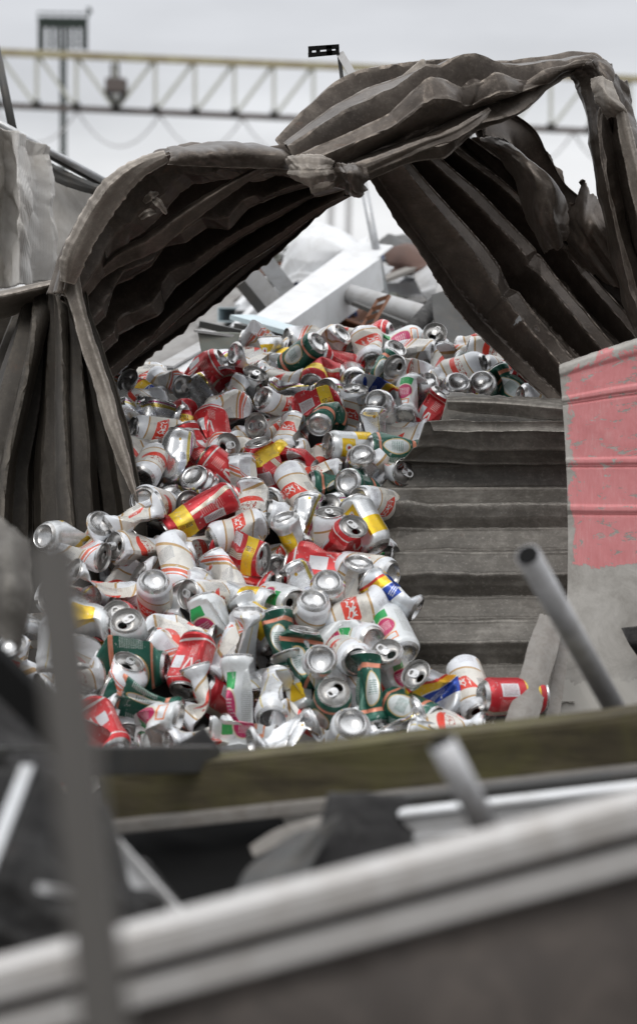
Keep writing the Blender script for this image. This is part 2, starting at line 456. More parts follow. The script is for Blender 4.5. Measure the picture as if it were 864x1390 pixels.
def mat_fabric():
    s = NT('woven_white_sacking'); ob = s.coord('Object')
    w = s.n('ShaderNodeTexWave'); w.inputs['Scale'].default_value = 90; w.inputs['Distortion'].default_value = 1.0
    s.link(ob, w.inputs[0])
    nz_ = s.noise(ob, 6, 7, 0.7, 0.3)
    c = s.ramp(nz_, [(0.3, (0.40, 0.37, 0.33)), (0.5, (0.58, 0.56, 0.53)), (0.7, (0.70, 0.69, 0.67))])
    s.set(col=c, rough=0.85)
    s.bump(s.add(s.mul(w.outputs[0], 0.3), nz_), 0.3, 0.01); return s.m
M['fabric'] = mat_fabric()

def mat_timber():
    s = NT('mossy_timber'); ob = s.coord('Object', (1.2, 9, 9)); o2 = s.coord('Object')
    gr = s.noise(ob, 6, 8, 0.7, 0.5)
    c = s.ramp(gr, [(0.3, (0.035, 0.028, 0.015)), (0.5, (0.078, 0.064, 0.034)), (0.7, (0.14, 0.118, 0.07))])
    ms = s.ramp(s.noise(o2, 7, 7, 0.75, 0.5), [(0.42, g(0)), (0.6, g(1))])
    c = s.mix(s.mul(ms, 0.6), c, (0.115, 0.108, 0.036))
    s.set(col=c, rough=0.85); s.bump(gr, 0.5, 0.01); return s.m
M['timber'] = mat_timber()

def mat_pink():
    s = NT('flaking_pink_paint'); uv = s.coord('UV'); ob = s.coord('Object')
    sp = s.n('ShaderNodeSeparateXYZ'); s.link(uv, sp.inputs[0])
    u, v = sp.outputs[0], sp.outputs[1]
    n1 = s.noise(uv, 14, 8, 0.72, 0.6); n2 = s.noise(s.coord('UV', (60, 14, 1)), 2.2, 6, 0.7); n3 = s.noise(uv, 70, 4, 0.7)
    # steel / lower grey zone
    grey = s.ramp(s.noise(ob, 11, 8, 0.75, 0.4), [(0.32, (0.26, 0.245, 0.22)), (0.5, (0.40, 0.38, 0.35)), (0.7, (0.54, 0.52, 0.485))])
    # lower white part
    low = s.gt(s.add(v, s.mul(n1, 0.06)), 0.675)
    grey = s.mix(low, grey, (0.52, 0.50, 0.46))
    # paint: u > peel boundary near left edge, v < bottom border
    nn = s.mul(s.sub(n1, 0.5), 0.19)
    chipn = s.ramp(s.noise(s.coord('UV', (1, 2.6, 1)), 20, 6, 0.72, 0.4), [(0.575, g(0)), (0.60, g(1))])
    left = s.gt(s.add(s.sub(u, 0.020), nn), 0.0)
    topn = s.gt(s.add(s.sub(v, 0.022), s.mul(s.sub(n1, 0.5), 0.22)), 0.0)
    bot = s.lt(s.add(v, s.mul(s.sub(n1, 0.5), 0.05)), 0.450)
    chips = s.gt(s.add(s.mul(n1, 0.7), s.mul(n3, 0.3)), 0.365)
    m = s.mul(s.mul(s.mul(left, topn), s.mul(bot, chips)), s.sub(1.0, chipn))
    pk = s.ramp(s.add(s.mul(n2, 0.5), s.mul(n1, 0.5)), [(0.3, (0.60, 0.20, 0.205)), (0.52, (0.66, 0.255, 0.26)), (0.72, (0.70, 0.36, 0.35))])
    c = s.mix(m, grey, pk)
    s.set(col=c, rough=0.62, spec=0.3)
    s.bump(s.add(s.mul(m, 0.5), s.mul(n3, 0.3)), 0.5, 0.0015); return s.m
M['pink'] = mat_pink()

def mat_ground():
    s = NT('oily_yard_ground'); ob = s.coord('Object')
    n1 = s.noise(ob, 0.6, 9, 0.7, 0.4); n2 = s.noise(ob, 12, 6, 0.7)
    c = s.ramp(s.add(s.mul(n1, 0.6), s.mul(n2, 0.4)), [(0.35, (0.05, 0.045, 0.04)), (0.5, (0.10, 0.09, 0.08)), (0.68, (0.2, 0.19, 0.17))])
    s.set(col=c, rough=0.9); s.bump(n2, 0.6, 0.02); return s.m
M['ground'] = mat_ground()
M['mound'] = mat_plain('dark_scrap_debris', (0.035, 0.032, 0.028), 0.8, 0, 0.5, 15)

# ---- can printing -------------------------------------------------
H0 = 0.115; CIRC = 2 * math.pi * 0.033
FONT = {  # strokes on a 4 x 6 cell: (x0,y0,x1,y1)
    'B': [(0,0,1,6),(1,0,3,1),(1,2.5,3,3.5),(1,5,3,6),(3,.6,4,2.8),(3,3.2,4,5.4)], 'I': [(1.2,0,2.5,6)],
    'E': [(0,0,1,6),(1,0,4,1),(1,2.5,3.4,3.5),(1,5,4,6)], 'R': [(0,0,1,6),(1,5,3,6),(1,2.6,3,3.5),(3,3.2,4,5.6),(2.6,0,3.8,2.6)],
    'D': [(0,0,1,6),(1,0,3,1),(1,5,3,6),(3,.7,4,5.3)], 'X': [(0,0,1.2,2.4),(2.8,0,4,2.4),(1,2.4,3,3.6),(0,3.6,1.2,6),(2.8,3.6,4,6)]}

def can_mat(name, build, base_metal=0.0, rough=0.36):
    s = NT(name)
    uv = s.n('ShaderNodeUVMap'); sp = s.n('ShaderNodeSeparateXYZ'); s.link(uv.outputs[0], sp.inputs[0])
    u, y = sp.outputs[0], sp.outputs[1]          # u 0..1 round the can, y metres
    x = s.mul(s.sub(s.math('FRACT', s.mul(u, 2.0)), 0.5), CIRC / 2)   # design repeats twice round the can, metres
    oi = s.n('ShaderNodeObjectInfo')
    col, met = build(s, x, y, u)
    # grime: blotches and smudges
    ob = s.coord('Object')
    rv = s.n('ShaderNodeVectorMath'); rv.operation = 'ADD'; s.link(ob, rv.inputs[0])
    cb = s.n('ShaderNodeCombineXYZ'); s.link(s.mul(oi.outputs['Random'], 50.0), cb.inputs[0]); s.link(cb.outputs[0], rv.inputs[1])
    d1 = s.noise(rv.outputs[0], 28, 6, 0.7, 0.5); d2 = s.noise(rv.outputs[0], 180, 3, 0.7)
    sc1 = s.noise(rv.outputs[0], 55, 8, 0.8, 1.2)
    sm = s.ramp(sc1, [(0.585, g(0)), (0.62, g(1))])
    col = s.mix(s.mul(sm, 0.8), col, (0.60, 0.60, 0.60)); met = s.math('MULTIPLY_ADD', sm, 0.5, met)
    dm = s.ramp(s.add(s.mul(d1, 0.75), s.mul(d2, 0.25)), [(0.50, g(0)), (0.68, g(1))])
    tone = s.math('MULTIPLY_ADD', oi.outputs['Random'], 0.45, 0.1)
    col = s.mix(s.mul(dm, tone), col, (0.16, 0.14, 0.12))
    s.set(col=col, metal=met, rough=s.math('MULTIPLY_ADD', d1, 0.3, rough - 0.13), coat=0.15, coatr=0.2)
    s.bump(d2, 0.06, 0.001)
    return s.m

def micro(s, x, y, cx, cy, hw, hh, pitch=0.0022, vertical=False):
    """block of small print: broken lines"""
    box = s.rect(x, y, cx, cy, hw, hh)
    a, b = (y, x) if not vertical else (x, y)
    ln = s.gt(s.math('FRACT', s.math('DIVIDE', a, pitch)), 0.5)
    n = s.n('ShaderNodeCombineXYZ'); s.link(s.mul(b, 900.0), n.inputs[0]); s.link(s.math('FLOOR', s.math('DIVIDE', a, pitch)), n.inputs[1])
    w = s.noise(n.outputs[0], 1.0, 1, 0.5)
    return s.mul(box, s.mul(ln, s.gt(w, 0.44)))

def text(s, x, y, word, x0, y0, h, adv=5.0):
    k = h / 6.0; acc = None
    for i, ch in enumerate(word):
        ox = x0 + i * adv * k
        for (a, b, c, d) in FONT[ch]:
            r = s.rect(x, y, ox + (a + c) / 2 * k, y0 + (b + d) / 2 * k, (c - a) / 2 * k, (d - b) / 2 * k)
            acc = r if acc is None else s.mx(acc, r)
    return acc

WHITE = (0.79, 0.815, 0.85); CREAM = (0.74, 0.72, 0.665); GOLD = (0.48, 0.30, 0.12); REDB = (0.72, 0.055, 0.03); SILV = (0.72, 0.73, 0.74)
def d_white(s, x, y, u):
    ys = s.add(y, s.mul(x, 0.28))
    zone = s.mul(s.lt(ys, 0.090), s.gt(ys, 0.030))
    c = s.mix(zone, WHITE, CREAM)
    c = s.mix(s.mul(s.mul(zone, s.gt(s.math('FRACT', s.math('DIVIDE', ys, 0.0028)), 0.7)), 0.45), c, (0.5, 0.45, 0.36))
    c = s.mix(s.mx(s.band(ys, 0.0905, 0.0018), s.band(ys, 0.0295, 0.0018)), c, GOLD)
    ban = s.mul(s.band(ys, 0.060, 0.013), s.lt(s.absv(s.add(s.add(x, 0.004), s.mul(s.sub(ys, 0.06), 0.6))), 0.023))
    c = s.mix(ban, c, REDB)
    vv = s.n('ShaderNodeCombineXYZ'); s.link(s.mul(x, 150.0), vv.inputs[0]); s.link(s.mul(ys, 95.0), vv.inputs[1]); vv.inputs[2].default_value = 4.2
    cur = s.noise(vv.outputs[0], 1.0, 1, 0.4)
    scr = s.mul(s.mul(s.lt(s.absv(s.sub(cur, 0.5)), 0.055), s.rect(x, ys, -0.004, 0.060, 0.019, 0.0085)), ban)
    c = s.mix(scr, c, (0.8, 0.78, 0.76))
    c = s.mix(s.mul(s.mul(s.band(ys, 0.060, 0.0165), s.sub(1.0, s.band(ys, 0.060, 0.0152))), s.lt(s.absv(s.add(x, 0.004)), 0.001)), c, (0.75, 0.62, 0.55))
    c = s.mix(s.mul(micro(s, x, y, 0.040, 0.070, 0.010, 0.026), 0.7), c, (0.25, 0.27, 0.3))
    c = s.mix(s.mul(micro(s, x, y, -0.030, 0.018, 0.014, 0.006), 0.6), c, (0.3, 0.3, 0.35))
    bc = s.mul(s.rect(x, y, -0.043, 0.075, 0.007, 0.013), s.gt(s.math('FRACT', s.math('DIVIDE', y, 0.0017)), 0.5))
    c = s.mix(s.mul(bc, 0.8), c, (0.12, 0.12, 0.14))
    c = s.mix(s.mul(micro(s, x, y, 0.044, 0.050, 0.007, 0.014, 0.0018), 0.7), c, (0.35, 0.2, 0.12))
    return c, 0.08
def d_swoosh(s, x, y, u):
    ys = s.add(y, s.mul(x, -0.35))
    c = s.mix(s.band(ys, 0.062, 0.030), WHITE, CREAM)
    c = s.mix(s.mx(s.band(ys, 0.0935, 0.0022), s.band(ys, 0.0305, 0.0016)), c, GOLD)
    sw = s.mul(s.ellipse(x, ys, 0.0, 0.050, 0.036, 0.026), s.sub(1.0, s.ellipse(x, ys, 0.004, 0.041, 0.038, 0.020)))
    c = s.mix(sw, c, REDB)
    vv = s.n('ShaderNodeCombineXYZ'); s.link(s.mul(x, 170.0), vv.inputs[0]); s.link(s.mul(ys, 110.0), vv.inputs[1]); vv.inputs[2].default_value = 9.1
    cur = s.noise(vv.outputs[0], 1.0, 1, 0.4)
    c = s.mix(s.mul(s.lt(s.absv(s.sub(cur, 0.5)), 0.04), s.rect(x, ys, 0.0, 0.052, 0.022, 0.008)), c, (0.42, 0.08, 0.05))
    c = s.mix(s.mul(micro(s, x, y, 0.040, 0.072, 0.010, 0.026, 0.0019), 0.75), c, (0.22, 0.24, 0.28))
    c = s.mix(s.mul(micro(s, x, y, -0.036, 0.040, 0.010, 0.020, 0.0026), 0.55), c, (0.3, 0.3, 0.33))
    return c, 0.08
def d_stripes(s, x, y, u):
    ys = s.add(y, s.mul(x, 0.55))
    c = s.mix(s.band(ys, 0.05, 0.02), WHITE, CREAM)
    c = s.mix(s.mx(s.band(ys, 0.074, 0.0030), s.band(ys, 0.028, 0.0030)), c, (0.52, 0.34, 0.15))
    c = s.mix(s.band(ys, 0.0835, 0.0036), c, (0.74, 0.16, 0.09))
    c = s.mix(s.band(ys, 0.0915, 0.0012), c, (0.74, 0.16, 0.09))
    c = s.mix(s.mul(micro(s, x, y, 0.0, 0.052, 0.018, 0.014, 0.0021), 0.75), c, (0.2, 0.22, 0.27))
    c = s.mix(s.mul(micro(s, x, y, 0.036, 0.052, 0.010, 0.036, 0.0017), 0.6), c, (0.3, 0.3, 0.33))
    return c, 0.08
def d_plain(s, x, y, u):
    c = s.mix(0.0, (0.72, 0.74, 0.76), WHITE)
    c = s.mix(s.lt(s.absv(s.sub(s.absv(x), 0.022)), 0.0016), c, (0.62, 0.5, 0.2))
    c = s.mix(s.mul(micro(s, x, y, 0.0, 0.075, 0.014, 0.016), 0.6), c, (0.35, 0.36, 0.4))
    c = s.mix(s.band(y, 0.1, 0.0012), c, (0.6, 0.62, 0.66))
    return c, 0.35
REDC = (0.50, 0.018, 0.028); YEL = (0.80, 0.56, 0.03)
def d_red(s, x, y, u):
    c = s.mix(0.0, REDC, REDC)
    bandy = s.mul(s.gt(y, 0.072), s.lt(y, 0.098))
    c = s.mix(bandy, c, YEL)
    c = s.mix(text(s, x, y, 'DX', -0.016, 0.076, 0.010), c, (0.02, 0.015, 0.01))
    c = s.mix(text(s, x, y, 'IER', -0.0165, 0.0878, 0.0075), c, (0.45, 0.05, 0.03))
    dg = s.add(x, s.mul(y, 0.15))
    st = s.mul(s.lt(s.absv(s.sub(dg, 0.034)), 0.0065), s.lt(y, 0.071))
    c = s.mix(st, c, (0.66, 0.64, 0.6))
    c = s.mix(s.mul(st, s.gt(s.math('FRACT', s.math('DIVIDE', dg, 0.0032)), 0.6)), c, (0.42, 0.30, 0.12))
    pan = s.rect(x, y, -0.018, 0.042, 0.013, 0.016)
    c = s.mix(pan, c, (0.62, 0.62, 0.64))
    c = s.mix(s.mul(micro(s, x, y, -0.018, 0.042, 0.011, 0.013), 0.8), c, (0.25, 0.05, 0.06))
    c = s.mix(s.mul(micro(s, x, y, 0.012, 0.040, 0.011, 0.018, 0.0032), 0.6), c, (0.75, 0.35, 0.33))
    return c, 0.35
def d_redb(s, x, y, u):
    c = s.mix(0.0, (0.55, 0.025, 0.03), REDC)
    zig = s.lt(s.absv(s.sub(s.absv(s.sub(x, 0.016)), s.mul(s.sub(y, 0.045), 0.30))), 0.0024)
    c = s.mix(s.mul(zig, s.rect(x, y, 0.016, 0.066, 0.010, 0.014)), c, (0.70, 0.66, 0.64))
    c = s.mix(s.mul(micro(s, x, y, 0.012, 0.036, 0.010, 0.010, 0.0034), 0.7), c, (0.75, 0.5, 0.46))
    c = s.mix(s.mul(micro(s, x, y, -0.032, 0.055, 0.013, 0.032, 0.003), 0.7), c, (0.78, 0.42, 0.40))
    c = s.mix(s.rect(x, y, 0.040, 0.06, 0.009, 0.015), c, (0.6, 0.61, 0.63))
    c = s.mix(s.mx(s.band(y, 0.099, 0.0015), s.band(y, 0.0165, 0.0015)), c, (0.72, 0.7, 0.68))
    return c, 0.35
GRN = (0.012, 0.10, 0.068); SAL = (0.72, 0.27, 0.17)
def d_green(s, x, y, u):
    c = s.mix(0.0, GRN, GRN)
    c = s.mix(s.mx(s.band(y, 0.093, 0.0038), s.band(y, 0.022, 0.003)), c, SAL)
    c = s.mix(s.ellipse(x, y, 0.0, 0.056, 0.0215, 0.028), c, (0.62, 0.47, 0.22))
    c = s.mix(s.ellipse(x, y, 0.0, 0.056, 0.019, 0.0255), c, (0.62, 0.66, 0.66))
    c = s.mix(s.mul(micro(s, x, y, 0.0, 0.058, 0.013, 0.012, 0.0036), 0.85), c, (0.02, 0.14, 0.10))
    c = s.mix(s.mul(micro(s, x, y, 0.038, 0.058, 0.010, 0.020, 0.003), 0.8), c, (0.6, 0.66, 0.62))
    return c, 0.3
def d_silver(s, x, y, u):
    c = s.mix(0.0, SILV, SILV)
    c = s.mix(s.ellipse(x, y, 0.008, 0.092, 0.003, 0.003), c, (0.55, 0.33, 0.04))
    c = s.mix(s.lt(s.absv(s.sub(x, 0.030)), 0.0035), c, (0.58, 0.46, 0.12))
    c = s.mix(s.lt(s.absv(s.sub(x, 0.037)), 0.0014), c, (0.45, 0.05, 0.22))
    c = s.mix(s.mul(micro(s, x, y, 0.018, 0.042, 0.006, 0.022), 0.7), c, (0.2, 0.25, 0.45))
    return c, 0.85
def d_yellow(s, x, y, u):
    c = s.mix(0.0, (0.70, 0.72, 0.73), SILV)
    c = s.mix(s.rect(x, y, -0.026, 0.080, 0.020, 0.015), c, (0.78, 0.52, 0.02))
    c = s.mix(s.rect(x, y, 0.016, 0.040, 0.023, 0.018), c, (0.78, 0.52, 0.02))
    c = s.mix(s.ellipse(x, y, -0.026, 0.080, 0.008, 0.008), c, (0.75, 0.74, 0.72))
    c = s.mix(s.ellipse(x, y, -0.026, 0.080, 0.0035, 0.0035), c, (0.5, 0.05, 0.04))
    c = s.mix(s.mul(micro(s, x, y, 0.020, 0.082, 0.018, 0.015), 0.8), c, (0.25, 0.27, 0.3))
    return c, 0.55
def d_crim(s, x, y, u):
    c = s.mix(0.0, (0.74, 0.77, 0.78), WHITE)
    c = s.mix(s.rect(x, y, -0.002, 0.085, 0.015, 0.010), c, (0.02, 0.35, 0.09))
    c = s.mix(s.ellipse(x, y, -0.002, 0.055, 0.0235, 0.022), c, (0.72, 0.66, 0.5))
    c = s.mix(s.ellipse(x, y, -0.002, 0.055, 0.021, 0.0195), c, (0.52, 0.03, 0.13))
    c = s.mix(s.mul(micro(s, x, y, -0.002, 0.055, 0.013, 0.010, 0.0038), 0.8), c, (0.75, 0.6, 0.6))
    c = s.mix(s.mul(s.rect(x, y, -0.002, 0.026, 0.018, 0.008), s.sub(1.0, s.rect(x, y, -0.002, 0.026, 0.015, 0.0055))), c, (0.75, 0.22, 0.06))
    c = s.mix(s.mul(micro(s, x, y, 0.038, 0.06, 0.009, 0.03), 0.7), c, (0.3, 0.32, 0.3))
    return c, 0.2
def d_blue(s, x, y, u):
    ys = s.add(y, s.mul(x, 0.5))
    c = s.mix(0.0, (0.66, 0.69, 0.72), SILV)
    c = s.mix(s.band(ys, 0.050, 0.014), c, (0.02, 0.06, 0.33))
    c = s.mix(s.band(ys, 0.078, 0.012), c, (0.78, 0.50, 0.03))
    c = s.mix(s.mul(s.band(ys, 0.088, 0.003), 1.0), c, (0.6, 0.06, 0.04))
    c = s.mix(s.mul(micro(s, x, y, 0.0, 0.05, 0.014, 0.006, 0.004), 0.8), c, (0.7, 0.72, 0.75))
    return c, 0.6

DES = {
    'W': (can_mat('white_lager_print', d_white), 'white can with red banner and gold bands', 'white can with red banner'),
    'V': (can_mat('white_swoosh_print', d_swoosh), '', 'white can with red swoosh'),
    'U': (can_mat('white_stripe_print', d_stripes), '', 'white can with gold stripes'),
    'P': (can_mat('plain_white_print', d_plain), 'plain silvery-white can with thin yellow lines', 'plain silvery-white can'),
    'R': (can_mat('red_yellow_print', d_red), 'red can with yellow band and black letters', 'red can with yellow band'),
    'Q': (can_mat('red_print', d_redb), 'red can with pale lettering and white zigzag', 'red can with pale lettering'),
    'G': (can_mat('green_print', d_green), 'dark green can with salmon stripe and pale oval', 'dark green can with salmon stripe'),
    'S': (can_mat('silver_print', d_silver, rough=0.24), 'bare silver can with gold stripe', 'bare silver can'),
    'Y': (can_mat('yellow_block_print', d_yellow), 'silver can with yellow blocks', 'silver can with yellow blocks'),
    'K': (can_mat('crimson_oval_print', d_crim), 'white can with crimson oval and green patch', 'white can with crimson oval'),
    'B': (can_mat('blue_band_print', d_blue), 'silver can with blue and yellow slanting bands', 'silver can with blue band'),
}
def mat_end():
    s = NT('can_end_aluminium'); ob = s.coord('Object')
    n1 = s.noise(ob, 60, 5, 0.7, 0.4)
    c = s.mix(s.ramp(n1, [(0.5, g(0)), (0.72, g(1))]), (0.62, 0.62, 0.62), (0.32, 0.30, 0.27))
    s.set(col=c, metal=0.95, rough=s.math('MULTIPLY_ADD', n1, 0.25, 0.15)); s.bump(n1, 0.08, 0.001); return s.m
M['end'] = mat_end()
M['lid'] = mat_plain('dull_lid_aluminium', (0.40, 0.395, 0.385), .36, .85, .2, 50, (0.2, 0.18, 0.16), .6, .05)
# ------------------------------------------------------------------ can geometry
def lid_template():
    bm = bmesh.new(); n = 40
    prof = [(.0266, -.0006), (.0256, -.0030), (.0247, -.0060), (.0238, -.0062), (.0229, -.0040)]
    rings = [[bm.verts.new((r * math.cos(2 * math.pi * i / n), r * math.sin(2 * math.pi * i / n), z)) for i in range(n)] for r, z in prof]
    for a, b in zip(rings[:-1], rings[1:]):
        for i in range(n):
            j = (i + 1) % n
            bm.faces.new((a[i], a[j], b[j], b[i]))
    outer = [e_ for e_ in bm.edges if all(v in rings[-1] for v in e_.verts)]
    m = 20
    hole = [bm.verts.new((.0088 * math.cos(2 * math.pi * i / m), .0122 + .0072 * math.sin(2 * math.pi * i / m), -.0042)) for i in range(m)]
    low = [bm.verts.new((.0084 * math.cos(2 * math.pi * i / m), .0120 + .0068 * math.sin(2 * math.pi * i / m), -.0056)) for i in range(m)]
    he = [bm.edges.new((hole[i], hole[(i + 1) % m])) for i in range(m)]
    bmesh.ops.triangle_fill(bm, edges=outer + he, use_beauty=True)
    for i in range(m): bm.faces.new((hole[i], hole[(i + 1) % m], low[(i + 1) % m], low[i]))
    bmesh.ops.triangulate(bm, faces=bm.faces)
    bm.verts.index_update()
    v = np.array([tuple(x.co) for x in bm.verts]); f = np.array([[x.index for x in p.verts] for p in bm.faces]); bm.free()
    return v, f
def tab_template():
    bm = bmesh.new()
    def loop(rx, ry, cy, k=20, z=-.0022, p=2.6):
        out = []
        for i in range(k):
            a = 2 * math.pi * i / k; c, s_ = math.cos(a), math.sin(a)
            out.append(bm.verts.new((rx * math.copysign(abs(c) ** (2 / p), c), cy + ry * math.copysign(abs(s_) ** (2 / p), s_), z)))
        return out
    o = loop(.0078, .0118, -.0045); h = loop(.0046, .0040, -.0095, 14)
    es = [bm.edges.new((o[i], o[(i + 1) % len(o)])) for i in range(len(o))] + [bm.edges.new((h[i], h[(i + 1) % len(h)])) for i in range(len(h))]
    r = bmesh.ops.triangle_fill(bm, edges=es, use_beauty=True)
    fs = [x for x in r['geom'] if isinstance(x, bmesh.types.BMFace)]
    ex = bmesh.ops.extrude_face_region(bm, geom=fs)
    for x in ex['geom']:
        if isinstance(x, bmesh.types.BMVert): x.co.z += .0012
    # rivet
    k = 10; a = [bm.verts.new((.0026 * math.cos(2 * math.pi * i / k), .0012 + .0026 * math.sin(2 * math.pi * i / k), -.0042)) for i in range(k)]
    b = [bm.verts.new((.0022 * math.cos(2 * math.pi * i / k), .0012 + .0022 * math.sin(2 * math.pi * i / k), -.0002)) for i in range(k)]
    for i in range(k): bm.faces.new((a[i], a[(i + 1) % k], b[(i + 1) % k], b[i]))
    bm.faces.new(b)
    bmesh.ops.triangulate(bm, faces=bm.faces)
    bm.verts.index_update()
    v = np.array([tuple(x.co) for x in bm.verts]); f = np.array([[x.index for x in p.verts] for p in bm.faces]); bm.free()
    return v, f
LID_V, LID_F = lid_template(); TAB_V, TAB_F = tab_template()

def can_body(H, res):
    nth = res
    A = [(.0006, .0132), (.008, .0126), (.0145, .0110), (.0188, .0082), (.0208, .0042), (.0216, .0010), (.0231, .0)]
    nA = len(A)
    S = [(.0248, .0013), (.0283, .0058), (.0312, .0096), (.0326, .0130), (.033, .0165)]
    ns = max(10, int(res * 0.5))
    S += [(.033, z) for z in np.linspace(.0165, H - .019, ns)[1:]]
    S += [(.0326, H - .0145), (.0308, H - .0095), (.0284, H - .0050), (.0271, H - .0032)]
    T = [(.0277, H - .0020), (.0277, H - .0006), (.0271, H), (.0266, H - .0006)]
    prof = A + S + T
    th = np.linspace(0, 2 * np.pi, nth, endpoint=False)
    r = np.array([p[0] for p in prof]); z = np.array([p[1] for p in prof])
    P = np.stack([r[:, None] * np.cos(th), r[:, None] * np.sin(th), np.repeat(z[:, None], nth, 1)], -1)
    n = len(prof)
    i, j = np.meshgrid(np.arange(n - 1), np.arange(nth), indexing='ij')
    j2 = (j + 1) % nth
    F_ = np.stack([i * nth + j, i * nth + j2, (i + 1) * nth + j2, (i + 1) * nth + j], -1).reshape(-1, 4)
    u0 = j / nth; u1 = (j + 1) / nth; v0 = z[i]; v1 = z[i + 1]
    uv = np.stack([np.stack([u0, v0], -1), np.stack([u1, v0], -1), np.stack([u1, v1], -1), np.stack([u0, v1], -1)], 2).reshape(-1, 2)
    mi = np.where((i < nA + 1) | (i >= nA + len(S) - 2), 1, 0).ravel()
    return P.reshape(-1, 3), F_, uv, mi
BODY = {}

def make_deform(kind, rng, H):
    R = .033
    prm = {}
    K = {0: 0.0010, 1: .0055, 2: .0085, 3: .0085, 4: .008, 5: .006}[kind] * rng.uniform(.8, 1.4)
    L1 = rng.randn(7, 4); L2 = rng.randn(7, 4)
    dents = []
    for _ in range({0: rng.randint(0, 2), 1: rng.randint(2, 5), 2: 3, 3: 4, 4: 3, 5: 2}[kind]):
        a = rng.uniform(0, 6.283); tz = rng.uniform(-.5, .5)
        dents.append((np.array([math.cos(a), math.sin(a), tz]), rng.uniform(.55, .85) if kind else rng.uniform(.85, .95), rng.uniform(.25, .75)))
    a0 = rng.uniform(0, 3.1416); z0 = rng.uniform(.35, .65); flat = rng.uniform(.5, .72); bend = math.radians(rng.uniform(40, 85))
    twist = rng.uniform(-.7, .7) if kind in (2, 3) else rng.uniform(-.1, .1)
    endf = rng.choice([0, 1, 2]); short = rng.uniform(.5, .68); tilt = rng.uniform(-.35, .35)
    ph = rng.uniform(0, 6.28)
    def D(P):
        P = P.copy(); zc = P[:, 2] / H
        w = sstep(.03, .26, zc) * (1 - sstep(.80, .985, zc))
        rr = np.hypot(P[:, 0], P[:, 1]) + 1e-9; c = P[:, 0] / rr; s = P[:, 1] / rr
        q = np.stack([c, s, (zc - .5) * 2.6, np.ones_like(c) * .6], -1)
        cre = (q @ L1.T).max(1) - (q @ L2.T).max(1)
        isr = (rr > .024)
        P[:, :2] -= (np.stack([c, s], -1) * (np.clip(cre, -1.0, 2.5) * K * w * isr)[:, None])
        for n, d0, zz in dents:
            pn = P[:, 0] * n[0] + P[:, 1] * n[1] + (P[:, 2] - zz * H) * n[2]
            ex = np.maximum(0, pn - d0 * R) * w * 1.45
            P[:, 0] -= n[0] * ex; P[:, 1] -= n[1] * ex
        ca, sa = math.cos(a0), math.sin(a0)
        x = P[:, 0] * ca + P[:, 1] * sa; y = -P[:, 0] * sa + P[:, 1] * ca; z = P[:, 2].copy()
        if kind == 2:
            gz = np.exp(-((zc - z0) / .26) ** 2) * flat * .92
            x = x * (1 - gz); y = y * (1 + gz * .45)
        if kind == 3:
            gz = np.clip(w * 1.15, 0, 1) * flat * 1.2
            e0 = .45 * (1 - sstep(.0, .5, zc)) if endf == 0 else (.45 * sstep(.5, 1., zc) if endf == 1 else 0)
            gz = np.maximum(gz, e0)
            x = x * (1 - gz); y = y * (1 + gz * .42)
            x = x + .010 * np.sin(zc * 3.1 + ph) * w
        if kind == 4:
            gz = np.exp(-((zc - z0) / .16) ** 2) * .62
            x = x * (1 - gz); y = y * (1 + gz * .35)
        if kind == 5:
            x = x + np.sin(zc * 21 + ph) * .0022 * w * np.sign(x); y = y + np.sin(zc * 21 + ph) * .0022 * w * np.sign(y)
        if kind in (2, 3, 1):
            an = twist * (sstep(.15, .85, zc) - .5)
            x, y = x * np.cos(an) - y * np.sin(an), x * np.sin(an) + y * np.cos(an)
        if kind == 5:
            z = z * (short + (1 - short) * 0); z = z + x * tilt * zc
        if kind in (4,):
            zs = np.linspace(0, H, 60); aa = bend * sstep(z0 - .14, z0 + .14, zs / H)
            cx = np.concatenate([[0], np.cumsum(np.sin(aa[:-1]) * H / 59)]); cz = np.concatenate([[0], np.cumsum(np.cos(aa[:-1]) * H / 59)])
            zz = np.clip(z, 0, H); ai = np.interp(zz, zs, aa); cxi = np.interp(zz, zs, cx); czi = np.interp(zz, zs, cz)
            over = z - zz
            x, z = cxi + x * np.cos(ai) + over * np.sin(ai), czi - x * np.sin(ai) + over * np.cos(ai)
        elif kind in (1, 2, 3):
            an = tilt * .6 * sstep(.2, .8, zc)     # ends lean a little
            x, z = x * np.cos(an) + (z - H / 2) * np.sin(an), (z - H / 2) * np.cos(an) - x * np.sin(an) + H / 2
        P = np.stack([x * ca - y * sa, x * sa + y * ca, z], -1)
        return P
    ctr = D(np.array([[0, 0, H * .5], [0.0, 0, H * .02], [0, 0, H * .98]])).mean(0)
    return lambda P: D(P) - ctr

